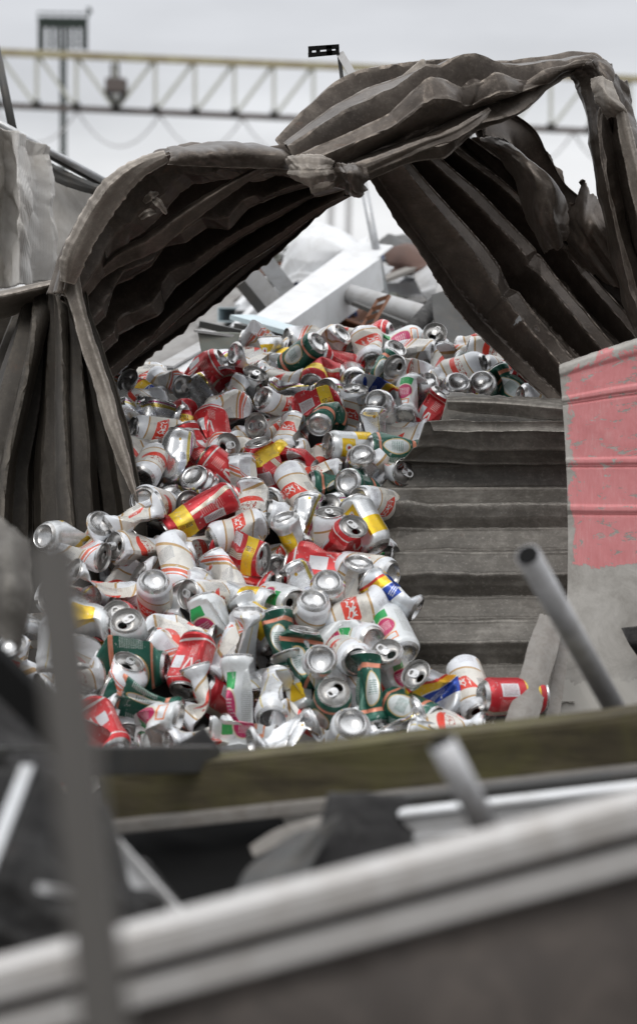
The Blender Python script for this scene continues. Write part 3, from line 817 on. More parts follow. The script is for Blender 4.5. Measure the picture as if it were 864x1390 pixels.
def make_can(name, loc, R3, design, kind, H, seed, res, detail=True):
    rng = np.random.RandomState(seed)
    D = make_deform(kind, rng, H)
    key = (round(H, 4), res)
    if key not in BODY: BODY[key] = can_body(H, res)
    P, F_, uv, mi = BODY[key]
    uv = uv.copy(); uv[:, 1] *= (H0 / H)
    root = bpy.data.objects.new(name, None); C.objects.link(root); root.empty_display_size = .03
    root.location = loc; root.rotation_mode = 'QUATERNION'
    root.rotation_quaternion = Matrix(R3.tolist()).to_quaternion()
    me = np_mesh('body', D(P), F_, uvs=uv, mat_idx=mi, sharp=24)
    b = bpy.data.objects.new('body', me); C.objects.link(b); b.parent = root
    me.materials.append(DES[design][0]); me.materials.append(M['end'])
    if detail:
        L = LID_V.copy(); L[:, 2] += H
        lm = np_mesh('lid', D(L), LID_F); lm.materials.append(M['lid'])
        lo = bpy.data.objects.new('lid', lm); C.objects.link(lo); lo.parent = root
        ta = rng.uniform(-.5, .5); T = TAB_V.copy(); T[:, 2] += H
        if rng.rand() < .35: T[:, 2] += np.maximum(0, -(TAB_V[:, 1])) * rng.uniform(.2, .5)
        T[:, :2] = T[:, :2] @ np.array([[math.cos(ta), math.sin(ta)], [-math.sin(ta), math.cos(ta)]])
        tm = np_mesh('pull_tab', D(T), TAB_F, smooth=False); tm.materials.append(M['end'])
        to = bpy.data.objects.new('pull_tab', tm); C.objects.link(to); to.parent = lo
    return root

# ------------------------------------------------------------------ the heap of cans
# (x, y, direction of the end turned to us, tilt to us, t/b end, design, crush 0-5, length factor, label or None)
CANS = [
(196,530,200,50,'t','B',1,1,None),(188,511,180,10,'b','W',1,1,None),(229,519,22,42,'t','W',1,1,None),(274,504,-30,15,'b','Q',1,1,None),
(304,496,180,66,'t','S',1,1,None),(345,487,186,38,'b','W',1,1,None),(322,513,-8,8,'t','R',3,1.1,None),(311,543,118,20,'b','W',2,1,None),
(338,534,85,30,'b','Y',4,1,None),(284,535,45,40,'b','S',1,1,None),(252,573,80,50,'t','R',1,1,None),(289,584,78,38,'t','Q',1,1,None),
(218,561,10,20,'b','S',3,.9,None),(192,551,160,30,'t','W',3,.9,None),(176,560,190,50,'t','S',1,1,None),(215,588,186,26,'t','W',0,1,None),
(243,621,96,8,'b','S',1,1,'bare silver can standing nearly upright near left sheet edge, gold star on top'),
(206,634,112,58,'b','W',0,1,None),(181,612,180,20,'b','W',1,1,None),(164,531,90,20,'b','Q',1,1,None),
(309,642,38,4,'t','Q',0,1.15,'red can lying diagonally just above the long red can with yellow band'),
(291,613,-18,50,'t','W',1,1,None),(269,657,235,48,'b','S',5,1,None),(214,684,200,68,'b','W',0,1,None),(240,681,10,66,'t','S',1,1,None),
(274,697,150,10,'t','R',1,1.35,'long red can with yellow band at its lower left end, lying diagonally left of centre'),
(338,690,98,32,'b','Q',1,1,None),(188,700,150,15,'b','W',2,1,None),(187,744,183,45,'t','W',1,1,None),(128,730,-60,50,'b','W',2,.9,None),
(84,737,205,55,'b','Y',2,.9,None),(108,752,0,30,'t','W',2,1,None),
(146,796,196,28,'t','W',3,1.3,'large flattened white can with creased red and gold label, below the left sheet edge'),
(95,812,190,55,'t','S',1,1,None),
(210,812,-84,52,'b','W',0,1,'white can with its round base turned up, left of centre in lower heap'),
(243,765,72,38,'t','W',0,1.15,None),(266,753,160,62,'b','W',1,.9,None),
(326,752,12,42,'t','R',3,1.25,'squashed red can with open lid at right end beneath a creased silver flank'),
(322,722,160,20,'b','W',1,1,None),(305,788,60,20,'b','W',2,1,None),(287,810,190,46,'t','W',0,1,None),(335,815,10,36,'b','Y',1,1,None),
(371,686,210,76,'b','S',0,1,None),
(407,668,58,34,'t','W',0,1.2,'large white can pointing its dark open lid down right, centre of the heap'),
(360,634,250,20,'t','R',1,1,None),(336,610,30,52,'t','W',1,1,None),(366,580,188,60,'t','W',1,1,None),(394,594,100,46,'b','W',1,1,None),
(442,574,98,60,'b','G',4,1,None),
(478,607,181,24,'t','Y',0,1,'silver can with yellow blocks lying level, lid to the left, right of centre'),
(428,610,200,15,'b','W',4,.9,None),(360,467,10,10,'b','Q',3,.9,None),(382,480,20,10,'b','Y',4,.9,None),
(410,484,-35,35,'b','G',0,1,'dark green can with salmon rings propped diagonally at top left of heap'),
(441,471,-40,30,'b','Q',1,.9,None),(383,511,8,20,'b','W',1,1,None),(442,517,0,10,'b','R',4,1,None),(478,514,60,76,'b','S',0,1,None),
(456,538,200,62,'t','S',0,1,None),(380,550,205,40,'b','W',1,1,None),(400,532,10,15,'b','S',2,1,None),(429,558,160,10,'b','R',3,1,None),
(481,560,-88,22,'t','W',1,1,None),(458,468,180,8,'b','W',2,1,None),(497,474,78,52,'b','W',2,1,None),(460,490,200,30,'b','Q',1,1,None),
(538,462,178,10,'t','K',2,1.1,None),
(592,470,262,58,'t','S',0,1,'tall silver can with open lid facing us, highest at the top of heap'),
(524,493,-55,42,'b','W',2,1,None),(558,508,10,8,'b','W',4,1.1,None),(603,498,98,40,'b','W',1,1,None),(627,506,-20,25,'b','Q',1,1,None),
(650,500,20,15,'b','K',3,1,None),(578,541,268,40,'b','S',0,1,None),(616,540,282,56,'b','S',1,1,None),(616,522,10,20,'b','W',2,1,None),
(655,535,250,62,'b','S',0,1,None),(520,558,228,62,'b','S',1,1,None),(555,544,105,42,'b','K',1,1,None),(533,531,10,10,'b','W',2,.9,None),
(510,534,20,10,'t','B',3,1,None),(583,562,-60,20,'b','Q',1,1,None),
(535,584,0,8,'b','W',3,1.35,'long flattened white can with red and gold stripes beside torn top corner of grey sheet'),
(532,612,185,15,'b','G',1,1,None),(524,635,200,15,'b','W',4,1,None),(490,640,268,56,'b','S',1,1,None),(486,662,205,62,'b','G',1,1,None),
(508,683,190,50,'b','W',0,1,None),(458,655,180,12,'b','G',2,1,None),(428,643,0,10,'b','W',2,1,None),(466,699,200,50,'t','S',1,1,None),
(447,731,-90,24,'t','W',0,1,None),(494,713,60,20,'b','Y',1,1,None),(472,744,90,10,'b','P',4,.9,None),
(396,742,250,24,'b','Y',2,1.15,'crumpled silver can with yellow blocks and dented top, centre of lower heap'),
(393,706,200,20,'b','W',1,1,None),
(496,775,8,38,'b','W',0,1.1,'upper white can with round base facing right beside grey ribbed sheet'),
(434,776,5,20,'b','Q',3,1.2,None),(482,797,-80,30,'b','W',1,1,None),(415,804,62,20,'b','S',1,1,None),(445,812,268,52,'b','S',0,1,None),
(381,817,8,60,'t','K',0,1,None),(478,833,152,18,'t','W',2,1.2,'large pinched white can with red banner, second nearest the ribbed sheet'),
(486,869,0,62,'b','W',0,1,None),(535,861,65,48,'b','K',0,1,'white can with crimson oval and base turned to us, against the grey ribbed sheet'),
(529,806,30,15,'b','B',1,1,None),(471,890,15,74,'b','W',0,1,None),(441,906,250,68,'b','P',1,1,None),(420,842,280,42,'b','W',0,1,None),
(337,878,268,10,'b','P',3,1.25,'large pleated plain white can standing upright, centre of lower heap'),
(383,870,82,20,'b','G',2,1,None),(305,880,125,26,'b','G',3,1.1,None),
(245,862,5,14,'t','Q',3,1.1,None),(288,848,60,15,'b','K',1,1,None),(234,895,212,15,'t','W',1,1.1,None),(178,868,268,46,'t','G',0,1,None),
(170,850,240,62,'t','Q',0,1,None),(115,850,0,10,'b','Y',4,1.2,None),(110,897,80,60,'b','W',3,1,None),(118,950,12,10,'b','G',2,1,None),
(182,902,0,10,'b','G',3,1.1,None),(155,930,150,12,'b','W',4,1,None),(196,953,18,10,'b','G',3,1.2,None),(140,987,48,40,'b','P',1,1,None),
(217,987,10,12,'b','K',4,1.1,None),(262,945,150,15,'b','P',4,1.1,None),
(322,958,92,8,'b','K',2,1.5,'tall dented white can with crimson mark at front of heap above mossy timber'),
(375,948,92,60,'b','P',1,1.1,'white can with hollow base facing us beside the tall dented white one'),
(448,962,-80,56,'t','G',0,1.1,'dark green can with bright lid and open mouth facing up, front of heap'),
(470,999,-80,55,'b','P',0,1.05,None),(498,935,80,12,'b','G',2,1.1,None),
(541,925,62,10,'b','K',4,1.2,'folded white can with bright green patch beside ribbed sheet, front right of heap'),
(590,941,40,10,'b','B',4,1.1,None),(557,969,18,40,'t','G',0,.9,None),
(641,938,72,50,'t','W',0,1.15,'white can with lid and pull tab facing us, beside the leaning board'),
(692,943,182,18,'b','R',0,1,'red and yellow can peeping out behind the leaning board'),
(608,978,0,15,'b','P',3,1,None),(682,508,195,30,'b','W',0,1.05,None),(691,489,32,10,'b','W',3,1,None),
(704,523,190,50,'b','W',1,1,None),(722,525,35,10,'b','Q',2,1,None),(688,531,60,22,'b','G',2,.9,None),(716,502,40,20,'b','S',1,1,None),
(733,543,182,20,'b','W',1,.9,None),(634,478,0,10,'b','W',1,1,None),(665,484,20,10,'b','Q',2,.9,None),
(45,850,200,50,'b','S',1,1,None),(35,897,250,50,'b','W',1,1,None),(98,920,170,30,'t','W',2,1,None),(75,880,90,30,'b','P',1,1,None),
(400,930,70,20,'b','Y',1,1,None),(415,985,20,15,'b','P',1,1,None),(385,990,170,20,'b','S',3,1,None),(262,900,100,30,'t','P',1,1,None),
(330,1000,10,10,'b','K',3,1,None),(270,1000,170,30,'b','W',2,1,None),(530,985,150,20,'b','S',3,1,None),(600,1000,0,20,'b','P',2,1,None),
(300,690,160,30,'b','Q',1,1,None),(330,780,20,15,'b','P',3,1,None),(255,815,120,30,'b','P',1,1,None),(420,890,30,10,'b','G',4,1,None),
(450,870,170,15,'b','K',2,1,None),(350,845,50,20,'b','Y',1,1,None),(420,710,100,30,'b','S',1,1,None),(500,640,30,30,'b','W',2,1,None),
(330,655,80,15,'b','W',1,1,None),(395,630,20,20,'b','R',2,1,None),(305,560,150,30,'b','W',1,1,None),(265,610,60,30,'b','Q',2,1,None),
(505,590,100,20,'b','P',1,1,None),(560,480,0,20,'b','W',1,1,None),(510,505,140,20,'b','G',2,1,None),(655,470,0,20,'b','W',2,.9,None),
(420,460,180,20,'t','P',2,.9,None),(500,455,0,20,'b','Q',2,.9,None),(740,528,60,30,'b','R',1,.8,None),
]
def can_px(y): return 38.5 + 0.030 * (y - 460)
def surf_Y(y): return 2400 * 0.066 / can_px(y)

rs = random.Random(5)
fill = []
def in_heap(x, y):
    xl = 165 if y < 690 else (60 if y > 730 else 165 - (y - 690) * 2.6)
    xr = 745 if y < 550 else (max(520, 745 - (y - 550) * 1.8))
    if y > 880: xr = 560 + (y - 880) * 1.2
    top = 470 + (0 if x > 330 else (330 - x) * 0.35)
    return xl < x < xr and y > top
yy = 470
while yy < 1060:
    st = can_px(yy) * 0.98
    xx = 80 + rs.uniform(0, st)
    while xx < 760:
        if in_heap(xx, yy): fill.append((xx + rs.uniform(-8, 8), yy + rs.uniform(-8, 8)))
        xx += st
    yy += st * 0.78
fill = [(x, y) for (x, y) in fill if min(((x - c[0]) ** 2 + (y - c[1]) ** 2) ** .5 for c in CANS) > can_px(y) * .33]
n_list = len(CANS)
pos, ax, info = [], [], []
def cam_dir(a, t):
    a = math.radians(a); t = math.radians(t)
    # screen y is down; towards camera = -FWD
    return RIGHT * math.cos(a) * math.cos(t) - UP * math.sin(a) * math.cos(t) - FWD * math.sin(t)
for (x, y, a, t, end, d, k, lf, lab) in CANS:
    ee = cam_dir(a, t)
    # perspective: keep the centre where it appears
    pos.append(at(x, y, surf_Y(y) + 0.0)); ax.append(ee if end == 't' else -ee); info.append([d, k, lf, lab, end, 1, (x, y)])
slope_n = np.cross(at(500, 500, surf_Y(500)) - at(300, 500, surf_Y(500)), at(400, 900, surf_Y(900)) - at(400, 500, surf_Y(500)))
slope_n /= np.linalg.norm(slope_n)
if slope_n[2] < 0: slope_n = -slope_n
print('slope normal', slope_n)
for (x, y) in fill:
    d = rs.choices('WQRGSYKBP', [13, 3, 3, 2, 5, 3, 2, 1, 3])[0]
    dv = np.array([rs.gauss(0, 1), rs.gauss(0, 1), rs.gauss(0, .6)]); dv /= np.linalg.norm(dv)
    pos.append(at(x, y, surf_Y(y)) - slope_n * rs.uniform(.040, .060) + FWD * .02); ax.append(dv)
    info.append([d, rs.choice([1, 1, 2, 3, 1, 5]), 1, None, 'b', 0, (x, y)])
pos = np.array(pos); ax = np.array(ax); tgt = pos.copy()
N = len(pos); kinds = np.array([i[1] for i in info]); lfs = np.array([i[2] for i in info]); listed = np.array([i[5] for i in info])
ns_ = 4
offs = np.linspace(-1, 1, ns_)[None, :] * ((.0575 - .033) * lfs * np.where(kinds == 5, .5, np.where(kinds == 4, .8, 1)))[:, None]
rad = np.where(kinds <= 1, .0315, np.where(kinds == 5, .029, .0235))
mass = np.where(listed == 1, 1.0, .25)
for it in range(90):
    S = (pos[:, None, :] + ax[:, None, :] * offs[..., None]).reshape(-1, 3)
    own = np.repeat(np.arange(N), ns_); rr = np.repeat(rad, ns_)
    push = np.zeros((N, 3)); cnt = np.zeros(N)
    d = S[:, None, :] - S[None, :, :]
    dist = np.sqrt((d ** 2).sum(2)) + 1e-9
    ov = (rr[:, None] + rr[None, :]) - dist
    ov[own[:, None] == own[None, :]] = 0
    ii, jj = np.where(ov > 0)
    w = ov[ii, jj] * (mass[own[jj]] / (mass[own[ii]] + mass[own[jj]]))
    vec = d[ii, jj] / dist[ii, jj][:, None] * w[:, None]
    # prefer sliding along the line of sight
    along = vec @ FWD
    vec = vec * np.where(listed[own[ii]] == 1, 0.22, 0.6)[:, None] + FWD * (np.where(np.abs(along) < 1e-6, 0, along) * 0.8)[:, None]
    np.add.at(push, own[ii], vec); np.add.at(cnt, own[ii], 1)
    push /= np.maximum(cnt, 1)[:, None]
    pos = pos + push * 0.9
    back = (tgt - pos); al = (back @ FWD)[:, None] * FWD
    lat = back - al
    pos = pos + lat * (0.22 * listed)[:, None] + al * 0.02
# keep a listed can in front of fillers
print('cans', N, 'listed', n_list, 'shift', np.abs(pos - tgt).max(), np.linalg.norm(pos - tgt, axis=1).mean())

STATE = {0: '', 1: 'dented ', 2: 'pinched ', 3: 'flattened ', 4: 'folded ', 5: 'squashed '}
roots = []
for i in range(N):
    d, k, lf, lab, end, lst, xy = info[i]
    rng = random.Random(1000 + i)
    if not lab:
        if d == 'P' and rng.random() < .4: d = rng.choice('SWQ')
        if d == 'W': d = rng.choice('WWVVUU')
        elif d == 'Q' and rng.random() < .3: d = rng.choice('UV')
        elif d == 'G' and xy[1] > 800 and rng.random() < .3: d = rng.choice('KUV')
        info[i][0] = d
    H = H0 * lf if lf >= 1 else H0
    z = ax[i] / np.linalg.norm(ax[i])
    # turn the printed front roughly to the camera
    tc_ = -FWD - z * np.dot(-FWD, z)
    if np.linalg.norm(tc_) < .15: tc_ = UP - z * np.dot(UP, z)
    tc_ /= np.linalg.norm(tc_)
    ang = math.radians(rng.uniform(-38, 38)) + math.pi / 2 + (0 if rng.random() < .5 else math.pi)
    yv = np.cross(z, tc_)
    xv = tc_ * math.cos(ang) + yv * math.sin(ang); yv = np.cross(z, xv)
    R3 = np.stack([xv, yv, z], 1)
    r = make_can('drink_can', tuple(pos[i]), R3, d, k, H, 77 + i * 13, 52 if lst else 36, True)
    r['category'] = 'drink can'; r['group'] = 'empty drink cans in the heap'
    roots.append(r)

# labels: look first, then place on the heap, then order among those still alike
def proj(p):
    v = np.array(p) - CAM; f = v @ FWD
    return CX + F_PX * (v @ RIGHT) / f, CY - F_PX * (v @ UP) / f
def place(x, y, lst):
    r = ('heap top' if y < 500 else 'upper slope' if y < 560 else 'upper midslope' if y < 640 else 'midslope' if y < 720
         else 'lower midslope' if y < 800 else 'lower slope' if y < 880 else 'heap front' if y < 950 else 'front edge')
    if y < 560: c = 'far left' if x < 250 else 'left' if x < 360 else 'centre' if x < 480 else 'right' if x < 600 else 'far right'
    else: c = 'far left' if x < 160 else 'left' if x < 270 else 'centre' if x < 380 else 'right' if x < 480 else 'far right'
    return r + ' ' + c
used = {}
for i, r in enumerate(roots):
    d, k, lf, lab, end, lst, xy = info[i]
    if lab: r['label'] = lab; continue
    x, y = proj(pos[i])
    z = ax[i]
    facing = float(z @ (-FWD))
    ep = 'lid out' if facing > .35 else 'base out' if facing < -.35 else 'sideways'
    base = STATE[k] + (DES[d][2]) + ', ' + ep + ', ' + place(x, y, lst)
    used.setdefault(base, []).append((x, i))
ORD = ['first', 'second', 'third', 'fourth', 'fifth', 'sixth', 'seventh', 'eighth']
for base, lst_ in used.items():
    lst_.sort()
    for n_, (x, i) in enumerate(lst_):
        if len(lst_) == 1: roots[i]['label'] = base.strip()
        elif len(lst_) == 2: roots[i]['label'] = base + (', left one' if n_ == 0 else ', right one')
        else: roots[i]['label'] = base + ', ' + ORD[n_] + ' from left'
#%%PART3

# ------------------------------------------------------------------ setting
bm = bmesh.new()
bmesh.ops.create_grid(bm, x_segments=60, y_segments=60, size=1500)
me = bpy.data.meshes.new('ground'); bm.to_mesh(me); bm.free()
tag(link_mesh('ground', me, M['ground']), kind='structure')

# dark debris under the cans: a lumpy bank that carries them
def mound():
    n = 90
    u = np.linspace(-1.05, 1.15, n); t = np.linspace(-.25, 1.3, n)
    U, T = np.meshgrid(u, t)
    yb = 1000 - T * 530
    Yd = 2400 * .066 / np.maximum(can_px(yb), 30)
    P = np.zeros(U.shape + (3,))
    for a in range(n):
        for b in range(n):
            p = at(CX, yb[a, b], Yd[a, b]); p[0] = U[a, b]
            P[a, b] = p
    P = P - slope_n * .125
    P[..., 2] += 0.02 * tri_noise(U * 14, T * 14, 3) + 0.05 * tri_noise(U * 5, T * 5, 13) * sstep(.45, .7, np.abs(U))
    # beyond the crest it falls away; below the front it drops to the ground
    far = sstep(1.0, 1.3, T); P[..., 2] -= far * .5
    nr = sstep(0.0, -.25, T) if False else 1 - sstep(-.25, -.05, T)
    P[..., 2] -= nr * .5
    side = sstep(.75, 1.1, np.abs(U)); P[..., 2] -= side * .35
    xe = .16 + .30 * sstep(.80, .92, T); cut = sstep(0, .10, U - xe); P[..., 2] -= cut * .45 * (1 - sstep(.9, 1.0, T))
    idx = np.arange(n * n).reshape(n, n)
    f = np.stack([idx[:-1, :-1], idx[:-1, 1:], idx[1:, 1:], idx[1:, :-1]], -1).reshape(-1, 4)
    me = np_mesh('scrap_mound', P.reshape(-1, 3), f)
    tag(link_mesh('scrap_mound', me, M['mound']), kind='structure')
mound()

def T(name, p, label, cat, group=None):
    return empty(name, tuple(at(*p)), label, cat, group)

DS = 1.08
# ------------------------------------------------------------------ left crumpled sheet (hanging folds)
r = T('hanging_sheet', (90, 720, 3.2), 'dark corrugated metal sheet hanging in long folds at the left of the cans', 'metal sheet')
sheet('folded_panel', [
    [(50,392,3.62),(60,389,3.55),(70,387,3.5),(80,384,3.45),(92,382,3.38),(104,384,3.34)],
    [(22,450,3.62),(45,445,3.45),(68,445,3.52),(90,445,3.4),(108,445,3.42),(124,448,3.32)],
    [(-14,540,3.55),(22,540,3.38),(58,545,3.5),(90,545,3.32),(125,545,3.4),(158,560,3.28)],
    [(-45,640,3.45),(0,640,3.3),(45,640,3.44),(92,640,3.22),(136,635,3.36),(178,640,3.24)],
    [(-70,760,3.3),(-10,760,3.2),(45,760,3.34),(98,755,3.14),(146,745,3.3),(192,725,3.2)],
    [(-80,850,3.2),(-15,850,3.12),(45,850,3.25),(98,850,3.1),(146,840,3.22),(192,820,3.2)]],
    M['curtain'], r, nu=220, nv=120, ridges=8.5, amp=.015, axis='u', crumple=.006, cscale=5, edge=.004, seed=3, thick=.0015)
# bright rolled edge running over the arch and down beside the cans
def ribbon(name, path, mat, parent, n=160, m=14, seed=0, curl=1.0, rough=.5, thick=.0012):
    """path: (px,py,Y,width px,bulge m)"""
    A = np.array([list(at(p[0], p[1], p[2] * DS)) + [p[3] * .92 / F_PX * p[2] * DS, p[4] * .6] for p in path])
    t = np.linspace(0, 1, n); E = cr_eval(A, t)
    c = E[:, :3]; w = E[:, 3]; bl = E[:, 4]
    tan = np.gradient(c, axis=0); tan /= np.linalg.norm(tan, axis=1, keepdims=True)
    view = CAM - c; view /= np.linalg.norm(view, axis=1, keepdims=True)
    side = np.cross(tan, view); side /= np.linalg.norm(side, axis=1, keepdims=True)
    s = np.linspace(-1, 1, m)
    wn_ = 1 + rough * .18 * tri_noise(t * 7, t * 0, seed) + rough * .10 * tri_noise(t * 41, t * 0, seed + 1)
    P = np.zeros((m, n, 3))
    for a in range(m):
        h = min((s[a] + 1) / .55, (1 - s[a]) / 1.45)
        P[a] = c + side * (s[a] * w * .5 * wn_)[:, None] + view * (bl * h * curl)[:, None]
    Tt, Ss = np.meshgrid(t, s)
    L = np.linalg.norm(np.diff(c, axis=0), axis=1).sum()
    dn = .005 * rough * tri_noise(Tt * L * 9 + Ss * 1.6, Ss * 1.2 + 4, seed + 2) + .0015 * rough * tri_noise(Tt * L * 26 + Ss, Ss * 2.3, seed + 3)
    P += np.broadcast_to(view[None], P.shape) * dn[..., None]
    idx = np.arange(m * n).reshape(m, n)
    f = np.stack([idx[:-1, :-1], idx[:-1, 1:], idx[1:, 1:], idx[1:, :-1]], -1).reshape(-1, 4)
    uv = np.stack([Tt * L, (Ss + 1) * .5 * w.mean()], -1).reshape(-1, 2)
    me = np_mesh(name, P.reshape(-1, 3), f, uvs=uv[f.ravel()], sharp=16)
    o = link_mesh(name, me, mat, parent)
    md = o.modifiers.new('thickness', 'SOLIDIFY'); md.thickness = thick; md.offset = 0
    return o
ribbon('rolled_edge', [(92,372,3.28,30,.02),(104,410,3.26,24,.02),(118,462,3.24,22,.018),(140,528,3.22,24,.018),(152,575,3.2,22,.018),(168,625,3.18,18,.014),(180,662,3.17,10,.008),(187,682,3.17,3,.003)], M['rim'], r, seed=8, rough=.7)

# ------------------------------------------------------------------ left arch
r = T('arched_sheet', (90, 400, 3.4), 'crumpled brown corrugated sheet arching up from the left over the cans', 'metal sheet')
sheet('corrugated_underside', [
    [(82,392,3.28),(115,312,3.27),(172,246,3.26),(232,207,3.26),(310,200,3.3),(396,212,3.34)],
    [(92,412,3.36),(150,345,3.40),(212,285,3.42),(275,248,3.42),(355,228,3.42),(440,222,3.38)],
    [(104,450,3.44),(158,400,3.50),(226,340,3.55),(300,292,3.54),(380,258,3.48),(458,236,3.40)],
    [(122,492,3.52),(170,452,3.58),(240,396,3.62),(312,342,3.60),(392,290,3.52),(468,244,3.40)],
    [(152,526,3.58),(194,497,3.62),(262,444,3.64),(330,384,3.62),(398,331,3.56),(478,250,3.42)]],
    M['brown_dk'], r, nu=240, nv=200, ridges=4.6, amp=.032, axis='v', crumple=.024, cscale=7, edge=.010, tears=1.5, seed=12, phase=.15, wobble=.15,
    cfn=lambda u, v: .10 + .9 * (1 - sstep(.2, .5, v)) * sstep(.02, .2, u), kinks=[(.62,.42,.07,.03),(.36,.52,.09,-.035),(.30,.66,.08,.03),(.2,.45,.10,-.04),(.8,.3,.06,.02)],
    amp_fn=lambda u, v: .5 + .65 * sstep(.1, .4, v) * (1 - .35 * sstep(.75, 1, u)))
ribbon('rolled_edge', [(92,384,3.24,26,.022),(102,345,3.22,34,.03),(128,296,3.21,38,.03),(158,254,3.2,36,.03),(190,228,3.2,30,.025),(226,212,3.22,18,.015)], M['rim'], r, seed=21, rough=.9)
sheet('outer_lip', [
    [(226,206,3.25),(262,201,3.25),(300,198,3.26),(345,197,3.26),(386,204,3.28),(402,214,3.3)],
    [(232,214,3.20),(264,209,3.18),(302,206,3.18),(346,206,3.19),(388,211,3.2),(404,219,3.26)],
    [(228,224,3.20),(266,226,3.18),(304,228,3.18),(346,229,3.19),(382,230,3.2),(398,232,3.26)]],
    M['brown'], r, nu=120, nv=30, crumple=.008, cscale=12, seed=4, edge=.01)
sheet('outer_skin', [
    [(68,402,3.34),(84,352,3.36),(110,300,3.36),(146,252,3.36),(186,222,3.36),(238,203,3.34)],
    [(78,400,3.26),(92,345,3.27),(122,292,3.27),(158,246,3.27),(196,222,3.27),(242,207,3.27)],
    [(90,396,3.24),(104,345,3.24),(134,290,3.24),(168,247,3.24),(205,223,3.24),(248,210,3.25)]],
    M['brown'], r, nu=90, nv=30, ridges=2, amp=.006, crumple=.006, cscale=10, seed=41, edge=.008)
# big folds hanging on the inside of the arch
ribbon('inner_fold', [(118,388,3.38,10,.01),(160,352,3.36,26,.03),(205,330,3.34,30,.035),(250,296,3.34,22,.03),(300,262,3.34,18,.02),(345,235,3.34,12,.015),(376,222,3.36,4,.004)], M['brown_dk'], r, seed=33, rough=.7)
for k_, (a, b, c_, d_) in enumerate([(196,275,215,262),(205,268,226,290),(190,296,212,288)]):
    ribbon('torn_flap', [(a,b,3.3,6,.004),((a+c_)/2,(b+d_)/2-3,3.28,11,.008),(c_,d_,3.3,4,.003)], M['rim'], r, n=30, m=8, seed=50 + k_, rough=1.2)

# ------------------------------------------------------------------ span across the top
r = T('ridge_sheet', (560, 150, 3.3), 'twisted brown metal sheet forming the top of the arch against the sky', 'metal sheet')
sheet('buckled_skin', [
    [(384,208,3.36),(428,158,3.42),(480,116,3.46),(552,104,3.46),(622,99,3.46),(692,96,3.46),(752,80,3.46),(800,73,3.46),(826,88,3.44)],
    [(394,216,3.24),(446,176,3.28),(504,142,3.32),(574,122,3.35),(640,112,3.36),(704,102,3.37),(760,86,3.37),(803,79,3.38),(833,100,3.38)],
    [(404,228,3.18),(462,200,3.2),(528,170,3.22),(598,146,3.25),(658,130,3.28),(714,112,3.3),(764,92,3.31),(800,86,3.32),(838,120,3.34)],
    [(414,243,3.17),(466,228,3.18),(530,200,3.2),(592,176,3.22),(645,156,3.26),(704,134,3.3),(754,103,3.33),(790,95,3.34),(836,140,3.34)],
    [(424,254,3.22),(468,245,3.22),(522,226,3.22),(584,200,3.24),(634,180,3.28),(690,152,3.32),(744,114,3.35),(784,101,3.36),(830,152,3.36)]],
    M['brown'], r, nu=300, nv=110, ridges=3.4, amp=.026, axis='v', crumple=.022, cscale=6.5, edge=.010, tears=1.5, seed=31, wobble=.2,
    cfn=lambda u, v: .12 + .88 * np.exp(-((u - .42) / .14) ** 2) * sstep(.1, .4, v) + .3 * sstep(.6, .9, u), kinks=[(.34,.5,.08,.03),(.46,.62,.07,-.03),(.5,.35,.08,.025),(.62,.55,.06,-.02)], phase=.1,
    amp_fn=lambda u, v: 1.1 - .8 * sstep(.45, .8, u), fine=.0012)
ribbon('curled_lip', [(446,240,3.16,16,.01),(480,232,3.14,20,.012),(530,214,3.14,18,.012),(575,196,3.15,16,.01),(615,182,3.17,18,.012),(648,162,3.2,14,.01),(664,148,3.24,6,.004)], M['brown'], r, seed=61, rough=.8)
sheet('crumpled_flap', [
    [(388,216,3.16),(402,213,3.12),(420,210,3.11),(440,213,3.12),(450,220,3.16)],
    [(388,228,3.13),(404,226,3.08),(422,226,3.07),(440,226,3.08),(452,228,3.13)],
    [(392,238,3.13),(406,240,3.09),(422,244,3.08),(440,240,3.09),(450,236,3.13)],
    [(400,245,3.16),(410,251,3.13),(420,256,3.12),(434,250,3.13),(446,242,3.16)]], M['rim'], r, nu=60, nv=50, ridges=1.5, amp=.004, crumple=.008, cscale=18, seed=17, edge=.03)
sheet('crumpled_flap', [
    [(452,222,3.15),(466,222,3.1),(482,224,3.1),(498,230,3.14)],
    [(454,234,3.12),(468,235,3.06),(484,236,3.07),(500,238,3.12)],
    [(458,245,3.13),(470,250,3.09),(482,256,3.09),(496,248,3.13)],
    [(462,248,3.16),(472,256,3.13),(486,263,3.12),(494,254,3.16)]], M['brown'], r, nu=60, nv=50, crumple=.012, cscale=16, seed=19, edge=.03)
sheet('upright_tab', [[(540,106,3.42),(558,92,3.42),(572,82,3.42),(577,84,3.42)],[(544,108,3.4),(560,102,3.4),(574,100,3.4),(578,102,3.4)]], M['rim'], r, nu=24, nv=12, crumple=.006, cscale=14, seed=2)

